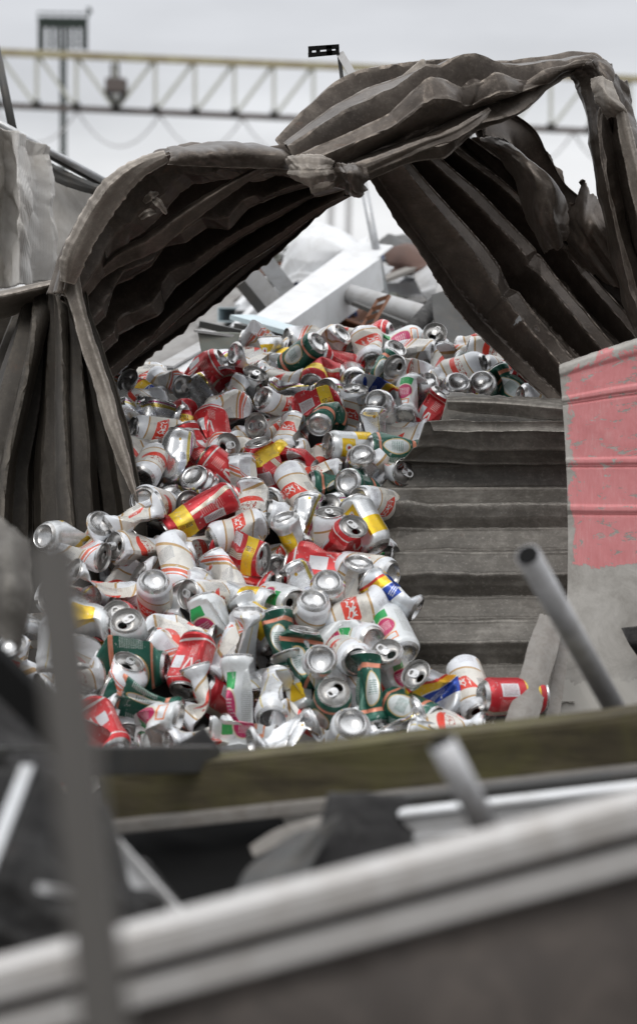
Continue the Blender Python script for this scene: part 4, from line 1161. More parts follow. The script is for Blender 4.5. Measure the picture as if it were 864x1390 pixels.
# ------------------------------------------------------------------ right hanging panel
r = T('sloping_sheet', (760, 540, 3.5), 'large dark corrugated sheet sloping down at the right, its underside showing', 'metal sheet')
sheet('corrugated_underside', [
    [(508,228,3.36),(548,292,3.42),(592,358,3.46),(634,420,3.48),(690,482,3.46),(768,560,3.40)],
    [(548,208,3.42),(604,268,3.52),(660,328,3.58),(704,380,3.58),(752,436,3.52),(830,520,3.42)],
    [(594,188,3.48),(654,238,3.60),(708,292,3.66),(752,340,3.66),(800,392,3.58),(880,478,3.44)],
    [(640,168,3.50),(692,205,3.60),(738,255,3.66),(778,300,3.66),(834,352,3.58),(920,430,3.44)],
    [(662,158,3.48),(700,172,3.54),(728,222,3.58),(760,270,3.60),(824,312,3.54),(930,392,3.42)]],
    M['brown_dk'], r, nu=220, nv=220, ridges=5.3, amp=.034, axis='v', crumple=.004, cscale=5, edge=.009, seed=71, phase=.3, tears=2.0, wobble=.06, kinks=[(.60,.22,.06,-.025),(.70,.52,.07,.025),(.42,.85,.06,-.02)],
    holes=[(.74,.10,.008,.008),(.80,.13,.006,.006),(.70,.42,.006,.005)])
sheet('folded_leaf', [
    [(650,186,3.42),(668,184,3.38),(690,190,3.36),(706,206,3.4)],
    [(676,220,3.40),(694,212,3.32),(714,216,3.30),(730,238,3.38)],
    [(700,252,3.40),(718,246,3.28),(748,250,3.27),(768,268,3.36)],
    [(716,300,3.42),(728,296,3.30),(752,300,3.28),(771,302,3.36)],
    [(738,346,3.46),(746,340,3.36),(758,336,3.34),(768,324,3.38)]], M['brown'], r, nu=70, nv=110, crumple=.010, cscale=9, seed=91, edge=.014, tears=1.2, fine=.001)
sheet('crumpled_corner', [
    [(790,240,3.50),(806,262,3.44),(826,278,3.42),(846,300,3.42)],
    [(770,286,3.48),(796,300,3.38),(828,312,3.38),(856,336,3.42)],
    [(764,322,3.48),(790,336,3.40),(826,350,3.42),(862,372,3.44)],
    [(768,352,3.5),(800,376,3.46),(836,396,3.46),(872,418,3.46)]], M['brown_dk'], r, nu=90, nv=90, crumple=.014, cscale=8, seed=95, edge=.022, tears=1.5)

# ------------------------------------------------------------------ right upright folded strip
r = T('upright_strip', (840, 420, 3.3), 'tall bent metal strip standing at the right edge beside the sky gap', 'metal strip')
sheet('folded_strip', [
    [(776,100,3.36),(796,84,3.30),(818,84,3.28),(838,100,3.30),(848,112,3.34)],
    [(790,128,3.36),(806,112,3.28),(826,118,3.24),(846,140,3.28),(856,160,3.34)],
    [(798,180,3.36),(812,176,3.26),(832,178,3.30),(852,182,3.24),(868,190,3.32)],
    [(806,236,3.34),(820,236,3.24),(838,236,3.30),(858,236,3.22),(878,240,3.32)],
    [(820,300,3.34),(834,300,3.24),(850,300,3.30),(870,300,3.22),(892,304,3.32)],
    [(840,380,3.34),(854,378,3.24),(872,378,3.30),(890,378,3.22),(912,380,3.32)],
    [(862,450,3.34),(874,448,3.24),(892,448,3.30),(910,448,3.22),(932,450,3.32)]],
    M['brown'], r, nu=110, nv=200, crumple=.010, cscale=8, seed=103, edge=.012, axis='u', ridges=2, amp=.006)
sheet('folded_flap', [
    [(800,106,3.28),(816,100,3.24),(832,108,3.24)],[(800,124,3.24),(820,122,3.18),(842,132,3.2)],
    [(804,142,3.24),(824,146,3.18),(850,152,3.2)],[(822,164,3.26),(834,160,3.22),(852,158,3.24)]], M['rim'], r, nu=60, nv=60, crumple=.008, cscale=12, seed=107, edge=.02)
ribbon('bright_fold', [(842,150,3.2,16,.012),(850,190,3.2,20,.016),(862,240,3.2,22,.018),(876,300,3.2,20,.016)], M['rim'], r, seed=108, rough=.5)

# ------------------------------------------------------------------ grey ribbed panel
r = T('ribbed_panel', (640, 920, 3.0), 'grey weathered ribbed metal panel with a torn slanting left side', 'metal panel')
def ribx(y):
    if y < 665: return 612 - (y - 545) * 0.88
    return 506 + (y - 665) * .17
ys = [545, 575, 605, 635, 668, 700, 740, 780, 820, 860, 900, 960]
rows = []
for y in ys:
    l = ribx(y); Y = float(np.interp(y, [545, 575, 605, 640, 668, 700, 960], [3.36, 3.22, 3.28, 3.32, 3.30, 3.24, 2.98]))
    rows.append([(l + (780 - l) * t, y + (6 if y < 560 else 0) * t * 1.5, Y - .05 * t) for t in np.linspace(0, 1, 6)])
sheet('ribbed_sheet', rows, M['ribbed'], r, nu=160, nv=330, ridges=4.75, micro=.10, amp=.019, axis='v', crumple=.0035, cscale=5, edge=.006, seed=120, kinks=[(.25,.62,.10,.012),(.1,.2,.12,-.015),(.15,.45,.05,.012)], phase=.06, tears=.6, fine=.0003, wobble=.25)
ribbon('rolled_top_edge', [(606,548,3.25,16,.012),(640,550,3.24,22,.02),(690,553,3.23,26,.022),(740,558,3.21,26,.022),(790,562,3.20,26,.022)], M['ribbed'], r, seed=122, rough=.35)

# ------------------------------------------------------------------ pink panel
r = T('pink_panel', (820, 960, 2.9), 'corrugated metal panel with flaking pink paint above bare grey at the right edge', 'metal panel')
sheet('painted_sheet', [
    [(758,495,3.06),(800,480,3.05),(850,463,3.04),(920,440,3.03),(1010,412,3.02)],
    [(763,560,3.04),(800,556,3.03),(850,550,3.02),(920,545,3.01),(1010,535,3.0)],
    [(768,640,3.02),(800,640,3.01),(850,640,3.0),(920,640,2.99),(1010,640,2.98)],
    [(770,750,2.99),(800,750,2.98),(850,750,2.97),(920,750,2.96),(1010,750,2.95)],
    [(767,860,2.96),(800,860,2.95),(850,860,2.94),(920,860,2.93),(1010,860,2.92)],
    [(756,985,2.93),(800,985,2.92),(850,985,2.91),(920,985,2.90),(1010,985,2.89)]],
    M['pink'], r, nu=120, nv=400, ridges=0, crumple=.004, cscale=4, edge=.002, seed=130, fine=.0004,
    steps=[(.150,.010,.004),(.172,.004,-.002),(.370,.009,.004),(.388,.003,-.002),(.495,.008,.004),(.510,.003,-.002),(.03,.02,.006)])
sheet('torn_flap', [[(842,852,2.88),(866,850,2.87),(900,848,2.86)],[(852,872,2.86),(870,872,2.85),(900,872,2.84)],[(868,892,2.88),(878,893,2.87),(900,894,2.86)]], M['charcoal'], r, nu=20, nv=20, crumple=.004, seed=3)

# leaning board
o = sheet('leaning_board', [
    [(732,834,2.86),(746,838,2.85),(764,846,2.86)],[(716,880,2.80),(734,884,2.79),(752,890,2.80)],
    [(702,930,2.74),(722,934,2.73),(738,940,2.74)],[(684,985,2.68),(706,988,2.67),(724,990,2.68)]], M['board'], None, nu=30, nv=80, crumple=.003, cscale=14, seed=150, edge=.02, thick=.012)
tag(o, 'bleached narrow board leaning between the ribbed panel and pink panel', 'board')
o = sheet('leaning_board', [
    [(764,852,2.90),(770,856,2.90),(778,860,2.90)],[(752,900,2.84),(760,904,2.84),(768,906,2.84)],
    [(736,985,2.76),(748,988,2.76),(756,990,2.76)]], M['board'], None, nu=16, nv=60, crumple=.003, cscale=14, seed=151, edge=.02, thick=.010)
tag(o, 'narrower dark-edged board close behind, touching the foot of pink panel', 'board')

# ------------------------------------------------------------------ foreground
DS = 1.0
def beam_px(name, prof, a, b, mat, parent=None, **kw):
    return sweep(name, prof, V(*a), V(*b), mat, parent, **kw)
def edge_z(a, b): pass

r = T('timber_beam', (500, 1050, 1.95), 'thick mossy timber lying across the whole front of the heap', 'timber beam')
beam_px('mossy_beam', rect(.050, .058), (146, 1078, 2.0), (1650, 908, 1.915), M['timber'], r, bevel=.004, seg=24, wob=.0012, seed=2)
beam_px('lower_batten', rect(.062, .014), (142, 1117, 1.99), (1650, 956, 1.905), M['board'], r, bevel=.002, seg=12, wob=.0006)

r = T('metal_ledge', (600, 1110, 1.8), 'pale metal ledge with dark groove just under the mossy timber', 'metal profile')
beam_px('ledge_face', rect(.03, .018), (540, 1118, 1.72), (1000, 1066, 1.70), M['pale'], r, bevel=.001)
beam_px('ledge_face', rect(.03, .016), (560, 1142, 1.70), (1000, 1092, 1.68), M['pale'], r, bevel=.001)
beam_px('white_lip', rect(.020, .004), (540, 1104, 1.71), (1000, 1050, 1.69), M['white'], r, bevel=.0006)
beam_px('dark_groove', rect(.02, .014), (500, 1094, 1.76), (1000, 1040, 1.74), M['dkgrey'], r)

# big white window-frame section across the bottom
r = T('window_frame', (500, 1230, 1.15), 'long dirty white window frame section slanting across the bottom of the view', 'window frame')
beam_px('upper_rail', rect(.030, .0205), (-120, 1361, 1.04), (1440, 948.3, 1.21), M['frame_white'], r, bevel=.003)
beam_px('groove', rect(.012, .03), (-120, 1400, 1.07), (1440, 987.3, 1.24), M['board_brown'], r)
beam_px('lower_rail', rect(.012, .0165), (-120, 1431, 1.035), (1440, 1009.8, 1.205), M['frame_white'], r, bevel=.003)
sheet('lower_panel', [[(-120,1440,1.06),(400,1298,1.11),(700,1216,1.14),(1440,1018,1.22)],[(-120,1520,1.04),(400,1400,1.08),(700,1370,1.1),(1440,1260,1.2)],[(-120,1680,1.02),(400,1600,1.06),(700,1600,1.08),(1440,1600,1.16)]], M['board_brown'] if 'board_brown' in M else M['dkgrey'], r, nu=60, nv=40, crumple=.004, cscale=8, seed=9, thick=.004)

# grey post close to the lens
r = T('upright_post', (110, 1390, .9), 'blurred grey steel post standing upright very near the camera at left', 'post')
beam_px('post_shaft', chan(.020, .018, .003), (70, 738, .80), (158, 1520, .74), M['post'], r, up=(0, -1, 0), bevel=.001)

# pointing tubes
r = T('long_tube', (835, 960, 1.7), 'longer pale metal tube pointing up left above the timber, right side', 'metal tube')
beam_px('tube', circ(.0135, 20), (716, 754, 1.85), (846, 984, 2.12), M['tubem'], r, smooth=True); beam_px('tube_mouth', circ(.0115, 20), (715.4, 753, 1.849), (717, 756, 1.852), M['black'], r)
r = T('short_tube', (650, 1120, 1.5), 'shorter pale tube sticking up in front of the timber near the centre', 'metal tube')
beam_px('tube', circ(.0105, 20), (600, 1010, 1.3), (668, 1140, 1.32), M['tubem'], r, smooth=True); beam_px('tube_mouth', circ(.0088, 20), (599.4, 1009, 1.2995), (601, 1012, 1.301), M['black'], r)

# dark scrap in the lower left and under the timber
def plate(name, rows, mat, label, cat, seed=1, **kw):
    o = sheet(name, rows, mat, None, seed=seed, **kw); tag(o, label, cat); return o
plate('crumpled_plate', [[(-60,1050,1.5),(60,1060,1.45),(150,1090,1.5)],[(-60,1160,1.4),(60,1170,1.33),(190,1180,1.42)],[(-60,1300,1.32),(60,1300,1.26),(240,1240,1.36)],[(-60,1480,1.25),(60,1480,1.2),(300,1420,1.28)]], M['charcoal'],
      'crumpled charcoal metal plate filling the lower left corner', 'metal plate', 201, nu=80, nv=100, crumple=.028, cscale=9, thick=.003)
plate('angled_plate', [[(120,1130,1.6),(150,1150,1.58),(200,1170,1.56)],[(160,1230,1.5),(220,1250,1.46),(270,1260,1.44)],[(200,1330,1.42),(270,1340,1.38),(330,1340,1.36)]], M['charcoal'],
      'dark grey corner plate slanting down just right of the grey post', 'metal plate', 202, nu=40, nv=50, crumple=.006, cscale=8, thick=.003)
beam_px('angle_bar', ell(.016, .016, .003), (132, 1128, 1.56), (250, 1265, 1.42), M['pale'])
tag(bpy.context.scene.collection.objects[-1], 'thin pale edge bar running down beside dark corner plate', 'metal bar')
plate('shade_sheet', [[(130,1110,2.05),(260,1098,2.05),(372,1085,2.05)],[(150,1200,1.95),(260,1190,1.95),(400,1150,1.95)],[(190,1300,1.85),(300,1290,1.85),(440,1260,1.85)]], M['black'],
      'black sheet put in as the shade under the mossy timber', 'metal sheet', 203, nu=50, nv=40, crumple=.008, cscale=6, thick=.002)  # black colour fills in the shaded void below the beam
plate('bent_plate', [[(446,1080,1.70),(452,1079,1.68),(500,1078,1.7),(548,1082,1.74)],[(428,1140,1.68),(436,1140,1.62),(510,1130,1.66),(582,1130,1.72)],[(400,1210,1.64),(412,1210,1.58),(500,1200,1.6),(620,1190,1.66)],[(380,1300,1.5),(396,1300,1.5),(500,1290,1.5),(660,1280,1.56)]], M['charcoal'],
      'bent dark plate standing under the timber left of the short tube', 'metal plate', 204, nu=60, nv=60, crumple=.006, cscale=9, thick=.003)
plate('grey_offcut', [[(400,1128,1.62),(430,1122,1.6),(462,1104,1.62)],[(340,1180,1.58),(380,1178,1.55),(430,1160,1.58)],[(310,1230,1.52),(350,1236,1.5),(400,1230,1.52)]], M['dkgrey'],
      'tilted grey offcut between the black sheet and the bent plate', 'metal plate', 205, nu=30, nv=30, crumple=.006, cscale=9, thick=.003)
plate('stained_offcut', [[(340,1150,1.8),(380,1125,1.8),(440,1108,1.8)],[(345,1165,1.79),(390,1145,1.79),(450,1122,1.79)]], M['board'],
      'stained brown strip peeping out below the timber left of centre', 'strip', 206, nu=30, nv=10, crumple=.002, thick=.004)
plate('rusty_plate', [[(-40,690,2.1),(10,700,2.08),(44,730,2.1)],[(-40,770,2.05),(10,780,2.0),(40,800,2.02)],[(-40,860,2.0),(4,870,1.98),(20,890,2.0)]], M['ribbed'],
      'worn brown plate at the left edge above the slanting black bar', 'metal plate', 207, nu=50, nv=60, crumple=.012, cscale=8, thick=.003, edge=.02)
o = beam_px('slanting_bar', rect(.018, .03), (-60, 850, 1.5), (110, 1020, 1.45), M['black'], bevel=.002); tag(o, 'slanting black bar crossing the left edge behind the grey post', 'bar')
o = beam_px('grey_offcut_bar', rect(.02, .03), (-40, 1035, 1.7), (290, 1030, 2.0), M['dkgrey'], bevel=.002); tag(o, 'dull grey bar under the front cans at the left end of the timber', 'bar')
plate('dark_wedge', [[(236,1012,2.12),(256,1000,2.1),(276,985,2.12)],[(226,1030,2.1),(262,1028,2.08),(300,1020,2.1)],[(220,1050,2.08),(262,1050,2.06),(310,1044,2.08)]], M['charcoal'],
      'small dark pointed offcut poking up between front cans and timber', 'metal offcut', 208, nu=24, nv=24, crumple=.003, thick=.004)
plate('mottled_plate', [[(-40,920,1.9),(20,930,1.85),(70,960,1.9)],[(-40,990,1.8),(30,1000,1.78),(110,1020,1.82)],[(-40,1060,1.7),(40,1060,1.68),(130,1070,1.72)]], M['charcoal'],
      'mottled dark plate at left edge below the slanting black bar', 'metal plate', 209, nu=50, nv=50, crumple=.014, cscale=8, thick=.003)
o = beam_px('bright_strip', rect(.010, .003), (-20, 1190, 1.25), (38, 1040, 1.34), M['alu']); tag(o, 'thin bright strip at the lower left edge leaning on the charcoal plate', 'strip')
o = beam_px('short_clip', rect(.012, .006), (58, 1206, 1.22), (92, 1212, 1.24), M['pale']); tag(o, 'small pale clip lying on the charcoal plate beside the grey post', 'clip')
# debris ledge joins the plates, so the near scrap has a body down to the ground
plate('debris_sheet', [[(-500,1110,2.35),(200,1090,2.35),(900,1060,2.35),(1500,1040,2.35)],[(-500,1250,2.0),(200,1250,2.0),(900,1240,2.0),(1500,1230,2.0)],[(-700,1700,1.35),(200,1700,1.35),(900,1700,1.35),(1700,1700,1.35)]], M['mound'],
      'dark flattened scrap sheet lying beneath all the front pieces', 'metal sheet', 210, nu=80, nv=60, crumple=.03, cscale=4, thick=.004)

DS = 1.08
# ------------------------------------------------------------------ left: dark sheet put in for the shaded hole behind the hanging sheet
plate('gap_shade_sheet', [[(-120,402,3.9),(0,400,3.85),(70,392,3.8),(110,400,3.8)],[(-120,560,3.9),(0,560,3.85),(70,560,3.8),(150,560,3.8)],[(-120,800,3.7),(0,800,3.65),(70,800,3.6),(190,800,3.6)]], M['curtain'],
      'sheet coloured dark as shade in the gap behind the hanging folds at far left', 'metal sheet', 211, nu=50, nv=60, crumple=.02, cscale=4, thick=.002)
plate('bent_lip', [[(-60,402,3.55),(0,396,3.5),(40,388,3.5),(74,379,3.5)],[(-60,412,3.48),(0,404,3.44),(40,395,3.44),(74,386,3.46)],[(-60,440,3.6),(0,432,3.58),(40,418,3.58),(72,400,3.58)]], M['rim'],
      'pale bent sheet edge at far left just below the white sacking', 'metal strip', 212, nu=50, nv=24, crumple=.003, cscale=8, thick=.002)
DS = 1.0
r = T('sacking_sheet', (60, 380, 4.4), 'dirty white woven sacking draped over the rail at the upper left', 'sacking')
sheet('draped_fold', [
    [(-70,168,4.3),(-20,170,4.2),(4,174,4.25),(22,178,4.15),(42,186,4.25),(66,200,4.3)],
    [(-70,240,4.3),(-20,240,4.16),(6,240,4.28),(24,240,4.12),(46,240,4.24),(64,236,4.3)],
    [(-70,310,4.3),(-20,310,4.2),(4,310,4.3),(26,305,4.1),(46,305,4.24),(62,300,4.3)],
    [(-70,392,4.3),(-20,392,4.2),(6,392,4.28),(26,388,4.14),(48,386,4.22),(66,382,4.3)]], M['fabric'], r, nu=120, nv=90, crumple=.02, cscale=7, seed=220, thick=.002, edge=.01, ridges=3, amp=.012, axis='u')
sheet('flat_part', [
    [(34,216,4.5),(70,238,4.48),(110,256,4.46),(150,268,4.45)],[(40,290,4.48),(74,300,4.46),(110,310,4.45),(150,318,4.45)],
    [(44,395,4.46),(74,395,4.44),(110,395,4.43),(150,395,4.43)]], M['fabric'], r, nu=60, nv=60, crumple=.010, cscale=5, seed=221, thick=.002)
ribbon('dark_hem', [(30,208,4.44,16,.01),(62,228,4.42,22,.012),(98,246,4.4,20,.012),(150,264,4.4,16,.01)], M['dkgrey'], r, seed=222, rough=.5)
r = T('guard_rail', (60, 195, 4.4), 'light metal rail sloping down to the right above the sacking', 'rail')
beam_px('rail_tube', circ(.009, 14), (-40, 146, 4.3), (160, 256, 4.45), M['alu'], r, smooth=True)
beam_px('dark_underside', rect(.006, .012), (-40, 153, 4.31), (160, 263, 4.46), M['dkgrey'], r)
o = beam_px('leaning_pole', circ(.0105, 12), (-8, 50, 4.6), (19, 182, 4.45), M['dkgrey'], smooth=True); tag(o, 'thin dark pole leaning at the top left edge above the sacking', 'pole')

# slotted bracket
r = T('slotted_bracket', (470, 95, 3.8), 'dark slotted bracket on a bent flat bar sticking up above the arch', 'bracket')
b_ = BM()
zf = 3.8
for (x0, y0, x1, y1, t) in ((418,66,460,63,.008),(418,75,460,71,.008),(420.5,64,421,77,.008),(431,63,432,76,.009),(446,62,447,75,.012),(457,61,458,74,.008)):
    b_.bar(V(x0, y0, zf), V(x1, y1, zf), t, .012 if abs(y1 - y0) < 6 else t, up=(0, -1, 0))
b_.build('slotted_plate', M['black'], r)
beam_px('flat_bar', rect(.016, .004), (461, 72, 3.8), (494, 128, 3.75), M['pale'], r, up=(0, -1, 0))
beam_px('dark_leg', rect(.008, .006), (460, 76, 3.82), (466, 126, 3.8), M['dkgrey'], r, up=(0, -1, 0))

# ------------------------------------------------------------------ scrap beyond the arch
def bar(name, prof, a, b, mat, label, cat, parent=None, **kw):
    o = beam_px(name, prof, a, b, mat, parent, **kw); tag(o, label, cat); return o
r = T('trough', (350, 480, 4.3), 'grey green metal trough lying just behind the top of the cans', 'trough')
sheet('trough_side', [[(268,450,4.3),(330,452,4.25),(400,462,4.2),(460,474,4.2)],[(274,480,4.28),(330,484,4.24),(400,492,4.2),(460,500,4.2)],[(290,530,4.25),(340,530,4.22),(400,530,4.2),(460,530,4.2)]], M['sage'], r, nu=60, nv=30, crumple=.004, cscale=5, seed=230, thick=.003)
beam_px('trough_lip', rect(.03, .006), (266, 449, 4.3), (460, 474, 4.2), M['pale'], r)
beam_px('trough_edge', rect(.02, .016), (272, 440, 4.45), (372, 462, 4.4), M['dkgrey'], r)
bar('blue_panel_edge', rect(.10, .012), (328, 430, 4.7), (470, 470, 4.5), M['iceblue'], 'pale blue panel lying flat with a dark underside at top of the cans', 'panel')
bar('dark_plank', rect(.08, .03), (330, 446, 4.75), (462, 478, 4.55), M['dkgrey'], 'dark plank right under the pale blue panel', 'plank')
bar('white_channel', chan(.13, .075, .006), (348, 470, 4.9), (508, 346, 5.6), M['white'], 'long white painted channel beam slanting up to the right behind the cans', 'beam', up=(0, -.25, 1), bevel=.001)
bar('white_flange', rect(.012, .10), (392, 462, 4.85), (516, 372, 5.45), M['white'], 'white strip parallel to and just below the long white channel beam', 'strip')
bar('white_strip', rect(.09, .006), (214, 520, 4.4), (300, 470, 4.7), M['white'], 'white strip slanting up from behind the cans at upper left', 'strip')
bar('white_strip', rect(.05, .006), (224, 498, 4.5), (300, 455, 4.8), M['pale'], 'narrower grey strip above the white strip at upper left', 'strip')
bar('leaning_strip', rect(.06, .01), (338, 372, 5.2), (394, 440, 5.2), M['pale'], 'left grey slat of a pair leaning behind the arch', 'scrap metal', up=(0, -1, 0))
bar('leaning_strip', rect(.05, .01), (358, 352, 5.3), (410, 420, 5.3), M['alu'], 'right brighter slat of a pair slanting down behind the arch', 'scrap metal', up=(0, -1, 0))
bar('leaning_strip', rect(.03, .01), (326, 385, 5.15), (378, 448, 5.15), M['dkgrey'], 'thin dark slat left of the pair of grey slats', 'scrap metal', up=(0, -1, 0))
plate('curved_white_sheet', [[(372,372,6.2),(410,330,6.2),(450,312,6.3),(500,318,6.4)],[(376,372,6.0),(412,345,5.9),(460,335,5.9),(500,338,6.0)],[(380,375,5.9),(420,365,5.8),(470,352,5.8),(504,350,5.9)]], M['white'],
      'creased white sheet curving over at the back of the gap', 'metal sheet', 240, nu=50, nv=30, crumple=.07, cscale=3.5, thick=.003)
bar('thin_pole', circ(.013, 12), (488, 225, 5.6), (524, 410, 5.5), M['alu'], 'thin grey pole rising through the gap of the arch', 'pole', smooth=True)
plate('rusty_sheet', [[(520,336,6.3),(550,325,6.3),(578,340,6.3)],[(524,352,6.2),(555,345,6.1),(588,356,6.1)],[(530,372,6.1),(560,372,6.0),(585,366,6.0)]], M['rustdk'],
      'rust red folded sheet at right of the white channel beam', 'metal sheet', 241, nu=30, nv=20, crumple=.05, cscale=3, thick=.003)
plate('grey_cover', [[(560,372,6.0),(600,345,6.1),(640,370,6.2)],[(570,395,5.8),(605,380,5.7),(645,395,5.8)],[(590,420,5.6),(620,425,5.5),(650,420,5.6)]], M['pale'],
      'dull grey curved cover beside the rust red sheet', 'cover', 242, nu=30, nv=30, crumple=.03, cscale=3, thick=.004)
plate('dark_crumple', [[(500,345,6.6),(530,318,6.6),(570,312,6.6)],[(505,350,6.5),(535,340,6.3),(575,335,6.4)],[(510,365,6.4),(540,360,6.2),(580,358,6.3)]], M['dkgrey'],
      'dark crumpled sheet above the rust red one', 'metal sheet', 243, nu=30, nv=30, crumple=.06, cscale=4, thick=.004)
bar('grey_tube', circ(.030, 16), (476, 400, 5.2), (660, 452, 4.9), M['pale'], 'thick pale grey tube lying behind the highest cans', 'tube', smooth=True)
bar('thin_bar', rect(.018, .012), (480, 412, 5.1), (600, 460, 4.8), M['dkgrey'], 'thin dark bar just below the thick grey tube', 'bar')
b_ = BM(); r = T('slotted_angle', (505, 450, 4.6), 'dark slotted angle bar leaning behind the cans at top centre', 'angle bar')
pa, pb = V(482, 470, 4.6), V(520, 405, 4.9); dr = (pb - pa); ln = dr.length; sx = Vector((.017, 0, .006))
b_.bar(pa - sx, pb - sx, .008, .006, up=(0, -1, 0)); b_.bar(pa + sx, pb + sx, .008, .006, up=(0, -1, 0))
for k_ in range(6):
    q = pa + dr * (k_ / 5.0); b_.bar(q - sx, q + sx, .012, .006, up=(0, -1, 0))
b_.build('slotted_face', M['rust'], r)
bar('dark_pipe', circ(.024, 14), (548, 462, 4.6), (592, 412, 4.9), M['charcoal'], 'dark pipe leaning behind the tallest can', 'pipe', smooth=True)
plate('leaning_sheet', [[(600,360,5.2),(618,372,5.2),(640,400,5.2)],[(590,400,5.1),(625,420,5.0),(655,440,5.0)],[(600,430,5.0),(640,450,4.9),(690,470,4.9)]], M['pale'],
      'pale leaning sheet at the right of the gap', 'metal sheet', 244, nu=30, nv=30, crumple=.02, cscale=4, thick=.003)
plate('dark_leaning_sheet', [[(585,400,4.8),(610,395,4.8),(640,420,4.8)],[(590,440,4.7),(620,440,4.7),(665,450,4.7)],[(610,480,4.6),(640,480,4.6),(690,480,4.6)]], M['dkgrey'],
      'dark leaning sheet right behind the upper right cans', 'metal sheet', 245, nu=30, nv=30, crumple=.02, cscale=5, thick=.003)
plate('white_offcut', [[(640,430,4.75),(660,436,4.7),(690,462,4.7)],[(644,460,4.7),(668,466,4.65),(690,474,4.65)]], M['white'],
      'small white offcut under the edge of the sloping sheet', 'metal offcut', 246, nu=20, nv=12, crumple=.01, cscale=5, thick=.003)
bar('white_plank', rect(.05, .01), (612, 408, 5.4), (700, 440, 5.2), M['white'], 'short white plank above the dark leaning sheet', 'plank')
bar('red_rod', rect(.012, .02), (470, 398, 5.6), (500, 410, 5.6), M['red'], 'small red piece in shadow below the white channel beam', 'offcut')
bar('blue_box_edge', rect(.05, .05), (500, 345, 6.1), (520, 348, 6.1), M['bluep'], 'small dark blue box end near the rust red sheet', 'box')
bar('brown_board', rect(.06, .012), (500, 388, 5.9), (590, 352, 6.1), M['board'], 'tan board slanting up beside the white channel beam', 'board')
bar('low_channel', chan(.06, .05, .006), (400, 440, 5.1), (470, 380, 5.5), M['dkgrey'], 'dark channel under the white channel beam', 'channel')
rb = random.Random(77); mats_ = ['white', 'pale', 'alu', 'dkgrey', 'rust', 'sage', 'charcoal', 'board', 'iceblue']
desc = {'white': 'white', 'pale': 'light grey', 'alu': 'dull aluminium', 'dkgrey': 'dark grey', 'rust': 'rusty', 'sage': 'grey green', 'charcoal': 'charcoal', 'board': 'tan', 'iceblue': 'pale blue', 'red': 'red', 'bluep': 'dark blue'}
spots = [(430,395,6.8),(465,372,7.0),(545,395,6.6),(600,392,6.9),(640,352,7.2),(395,400,6.5),(440,425,6.0),(545,425,6.0),(585,440,5.6),(650,405,6.4),(515,440,5.6),(455,440,5.5),(420,360,7.4),(560,345,7.4),(620,330,7.6),(365,415,6.2),(680,420,6.0),(330,430,6.0),(720,400,6.5),(300,440,6.2)]
rq = random.Random(4)
for _ in range(85): spots.append((rq.uniform(330, 700), rq.uniform(345, 455), 0))
spots = [(x, y, Y or 7.6 - (y - 340) / 110 * 2.4) for x, y, Y in spots]
for k_, (x, y, Y) in enumerate(spots):
    m_ = mats_[k_ % 9] if k_ < 20 else rb.choice(['white', 'white', 'pale', 'alu', 'white', 'dkgrey', 'rust', 'charcoal', 'sage', 'board', 'red', 'bluep']); kind_ = ['bar', 'strip', 'channel'][k_ % 3]
    prof = [rect(rb.uniform(.02, .05), rb.uniform(.02, .04)), rect(rb.uniform(.06, .16), .006), chan(.06, .05, .004)][k_ % 3]
    a_ = rb.uniform(-.9, .9); Lp = rb.uniform(14, 52) * (.5 if m_ in ('red', 'bluep') else 1)
    side_ = 'left' if x < 400 else 'middle' if x < 520 else 'right'
    o = bar('scrap_' + kind_, prof, (x - Lp * math.cos(a_), y + Lp * math.sin(a_), Y), (x + Lp * math.cos(a_), y - Lp * math.sin(a_), Y + rb.uniform(-.4, .6)), M[m_],
        '', 'scrap metal')
    hgt = 'high' if y < 375 else 'half way up' if y < 415 else 'low'
    if rb.random() < .5: sx_ = rb.uniform(-6, 6)
    o['label'] = '%s scrap %s tilted %s, %s, %s part of far pile' % (desc[m_], kind_, 'up rightward' if a_ > 0 else 'down rightward', hgt, side_)
    o['group'] = 'loose scrap pieces beyond the arch'
seen_ = {}
for o in [q for q in C.objects if q.get('group') == 'loose scrap pieces beyond the arch']:
    seen_.setdefault(o['label'], []).append(o)
for lb, os_ in seen_.items():
    if len(os_) < 2: continue
    os_.sort(key=lambda q: sum(v.co.x for v in q.data.vertices) / len(q.data.vertices))
    for n_, o in enumerate(os_): o['label'] = lb.replace(' scrap ', ' piece of ', 0).replace(' part of far pile', ' of far pile') + ', ' + ORD[min(n_, 7)] + ' from left'
# far pile surface under those pieces
n = 70
U_, V_ = np.meshgrid(np.linspace(-4, 4, n), np.linspace(0, 1, n))
P = np.stack([U_, 4.3 + V_ * 5.0, .95 + .0 * U_], -1)
hgt = .85 + .50 * sstep(0, .2, V_) + .27 * sstep(.2, .66, V_) - 1.6 * sstep(.70, 1, V_)
hgt = hgt * (1 - .35 * sstep(2.0, 4.0, np.abs(U_)))
P[..., 2] = np.maximum(-.05, hgt + .10 * tri_noise(U_ * 3.1, V_ * 14, 8) + .05 * tri_noise(U_ * 8, V_ * 34, 9))
idx = np.arange(n * n).reshape(n, n)
f = np.stack([idx[:-1, :-1], idx[:-1, 1:], idx[1:, 1:], idx[1:, :-1]], -1).reshape(-1, 4)
tag(link_mesh('far_scrap_mound', np_mesh('far_scrap_mound', P.reshape(-1, 3), f, smooth=False), M['farpile'] if 'farpile' in M else M['mound']), kind='structure')

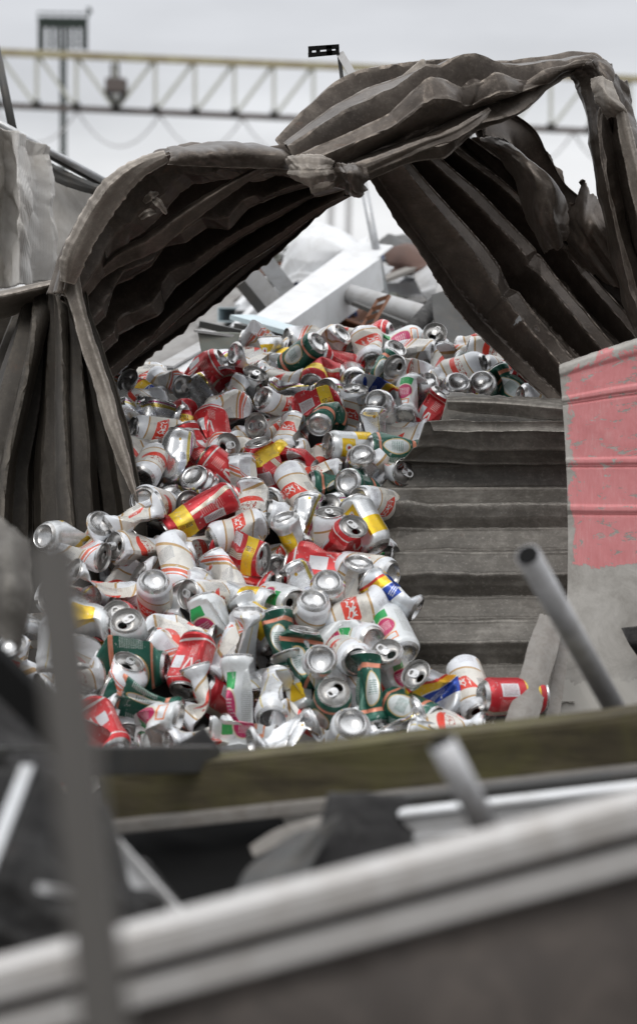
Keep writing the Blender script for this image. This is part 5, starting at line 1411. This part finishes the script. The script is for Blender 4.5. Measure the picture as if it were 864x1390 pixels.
# ------------------------------------------------------------------ gantry crane
GY = 80.0
r = T('gantry_crane', (430, 400, GY), 'long pale yellow lattice girder of a gantry crane crossing the sky', 'gantry crane')
def top_y(x): return 71 + .0425 * x
def bot_y(x): return 143 + .0440 * x
x0, x1 = -400, 1300
beam_px('top_chord', rect(.32, .30), (x0, top_y(x0), GY), (x1, top_y(x1), GY), M['gantry_y'], r)
beam_px('bottom_chord', rect(.2, .26), (x0, bot_y(x0), GY), (x1, bot_y(x1), GY), M['trolley'], r)
step = 53.6
nodes = [50 + step * i for i in range(-3, 18)]
for i, x in enumerate(nodes):
    BM().bar(V(x, top_y(x) + 3, GY), V(x, bot_y(x) - 3, GY), .14).build('upright', M['gantry_g'], r)
    d_ = BM()
    if x < 130: d_.bar(V(x, top_y(x), GY + .1), V(x + step, bot_y(x + step), GY + .1), .14)
    else: d_.bar(V(x, bot_y(x), GY + .1), V(x + step, top_y(x + step), GY + .1), .14)
    d_.build('diagonal', M['gantry_g'], r)
    BM().bar(V(x - 5, bot_y(x) - 4, GY - .2), V(x + 5, bot_y(x) - 4, GY - .2), .3).build('gusset', M['dkgrey'], r)
# cable loops under the girder
b_ = BM()
for k_ in range(-3, 9):
    xa = 105 + k_ * 112; pr = None
    for q in range(11):
        t_ = q / 10; xx = xa + 112 * t_; yy_ = bot_y(xx) + 3 + 4 * 46 * t_ * (1 - t_)
        p = V(xx, yy_, GY + .3)
        if pr is not None: b_.bar(pr, p, .07)
        pr = p
b_.build('cable_loops', M['cable'], r)
# far leg lattice seen through the gap
b_ = BM()
for xx in (452, 476, 560, 640): BM().bar(V(xx, bot_y(xx), GY), V(xx - 6, 402, GY), .28).build('gantry_leg', M['cable'], r)
r = T('crane_trolley', (157, 118, GY - 1), 'grey brown hoist trolley hanging inside the gantry girder', 'trolley')
beam_px('trolley_body', rect(.8, .62), (144, 116, GY - .8), (172, 117, GY - .8), M['trolley'] if 'trolley' in M else M['dkgrey'], r, bevel=.05)
b_ = BM()
for (a, b) in (((152,86),(152,108)),((160,86),(160,108)),((150,126),(157,146)),((166,126),(157,146)),((142,122),(152,138)),((172,122),(165,138))):
    BM().bar(V(a[0], a[1], GY - .8), V(b[0], b[1], GY - .8), .12).build('hanger', M['dkgrey'], r)

# lighting tower
TY = 95.0
r = T('lighting_tower', (86, 400, TY), 'dark green lattice floodlight tower with railed platform behind the crane', 'lighting tower')
b_ = BM()
b_.bar(V(83.5, 30, TY), V(83.5, 404, TY), .14); b_.bar(V(88.5, 30, TY), V(88.5, 404, TY), .14)
for k_ in range(40):
    y0 = 60 + k_ * 8.4
    b_.bar(V(83.5 if k_ % 2 else 88.5, y0, TY), V(88.5 if k_ % 2 else 83.5, y0 + 8.4, TY), .07)
b_.build('mast', M['tower'], r)
b_ = BM()
for y in (28, 33): b_.bar(V(54, y, TY), V(117, y + 1, TY), .30 if y == 33 else .34)
for x in (54, 117): b_.bar(V(x, 26, TY), V(x, 68, TY), .16)
b_.build('platform', M['tower'], r)
b_ = BM()
b_.bar(V(52, 17, TY), V(118, 18, TY), .07)
for x in (52, 63, 74, 85, 96, 107, 118): b_.bar(V(x, 17, TY), V(x, 30, TY), .06)
b_.build('railing', M['tower'], r)
for x in (58, 68, 77, 95, 104, 113):
    b_ = BM(); b_.bar(V(x, 34, TY), V(x, 67, TY), .16)
    fr = b_.build('lamp_rack', M['tower'], r)
    b_ = BM()
    for q in range(4):
        y = 39 + q * 8
        b_.bar(V(x - 2.4, y, TY - .2), V(x + 2.4, y + .1, TY - .2), .16, prof=circ(.12, 8))
    b_.build('floodlights', M['tower'], fr)
b_ = BM(); b_.bar(V(117, 30, TY), V(122, 12, TY), .1); b_.bar(V(119, 15, TY), V(124, 13, TY), .28); b_.build('camera_arm', M['tower'], r)
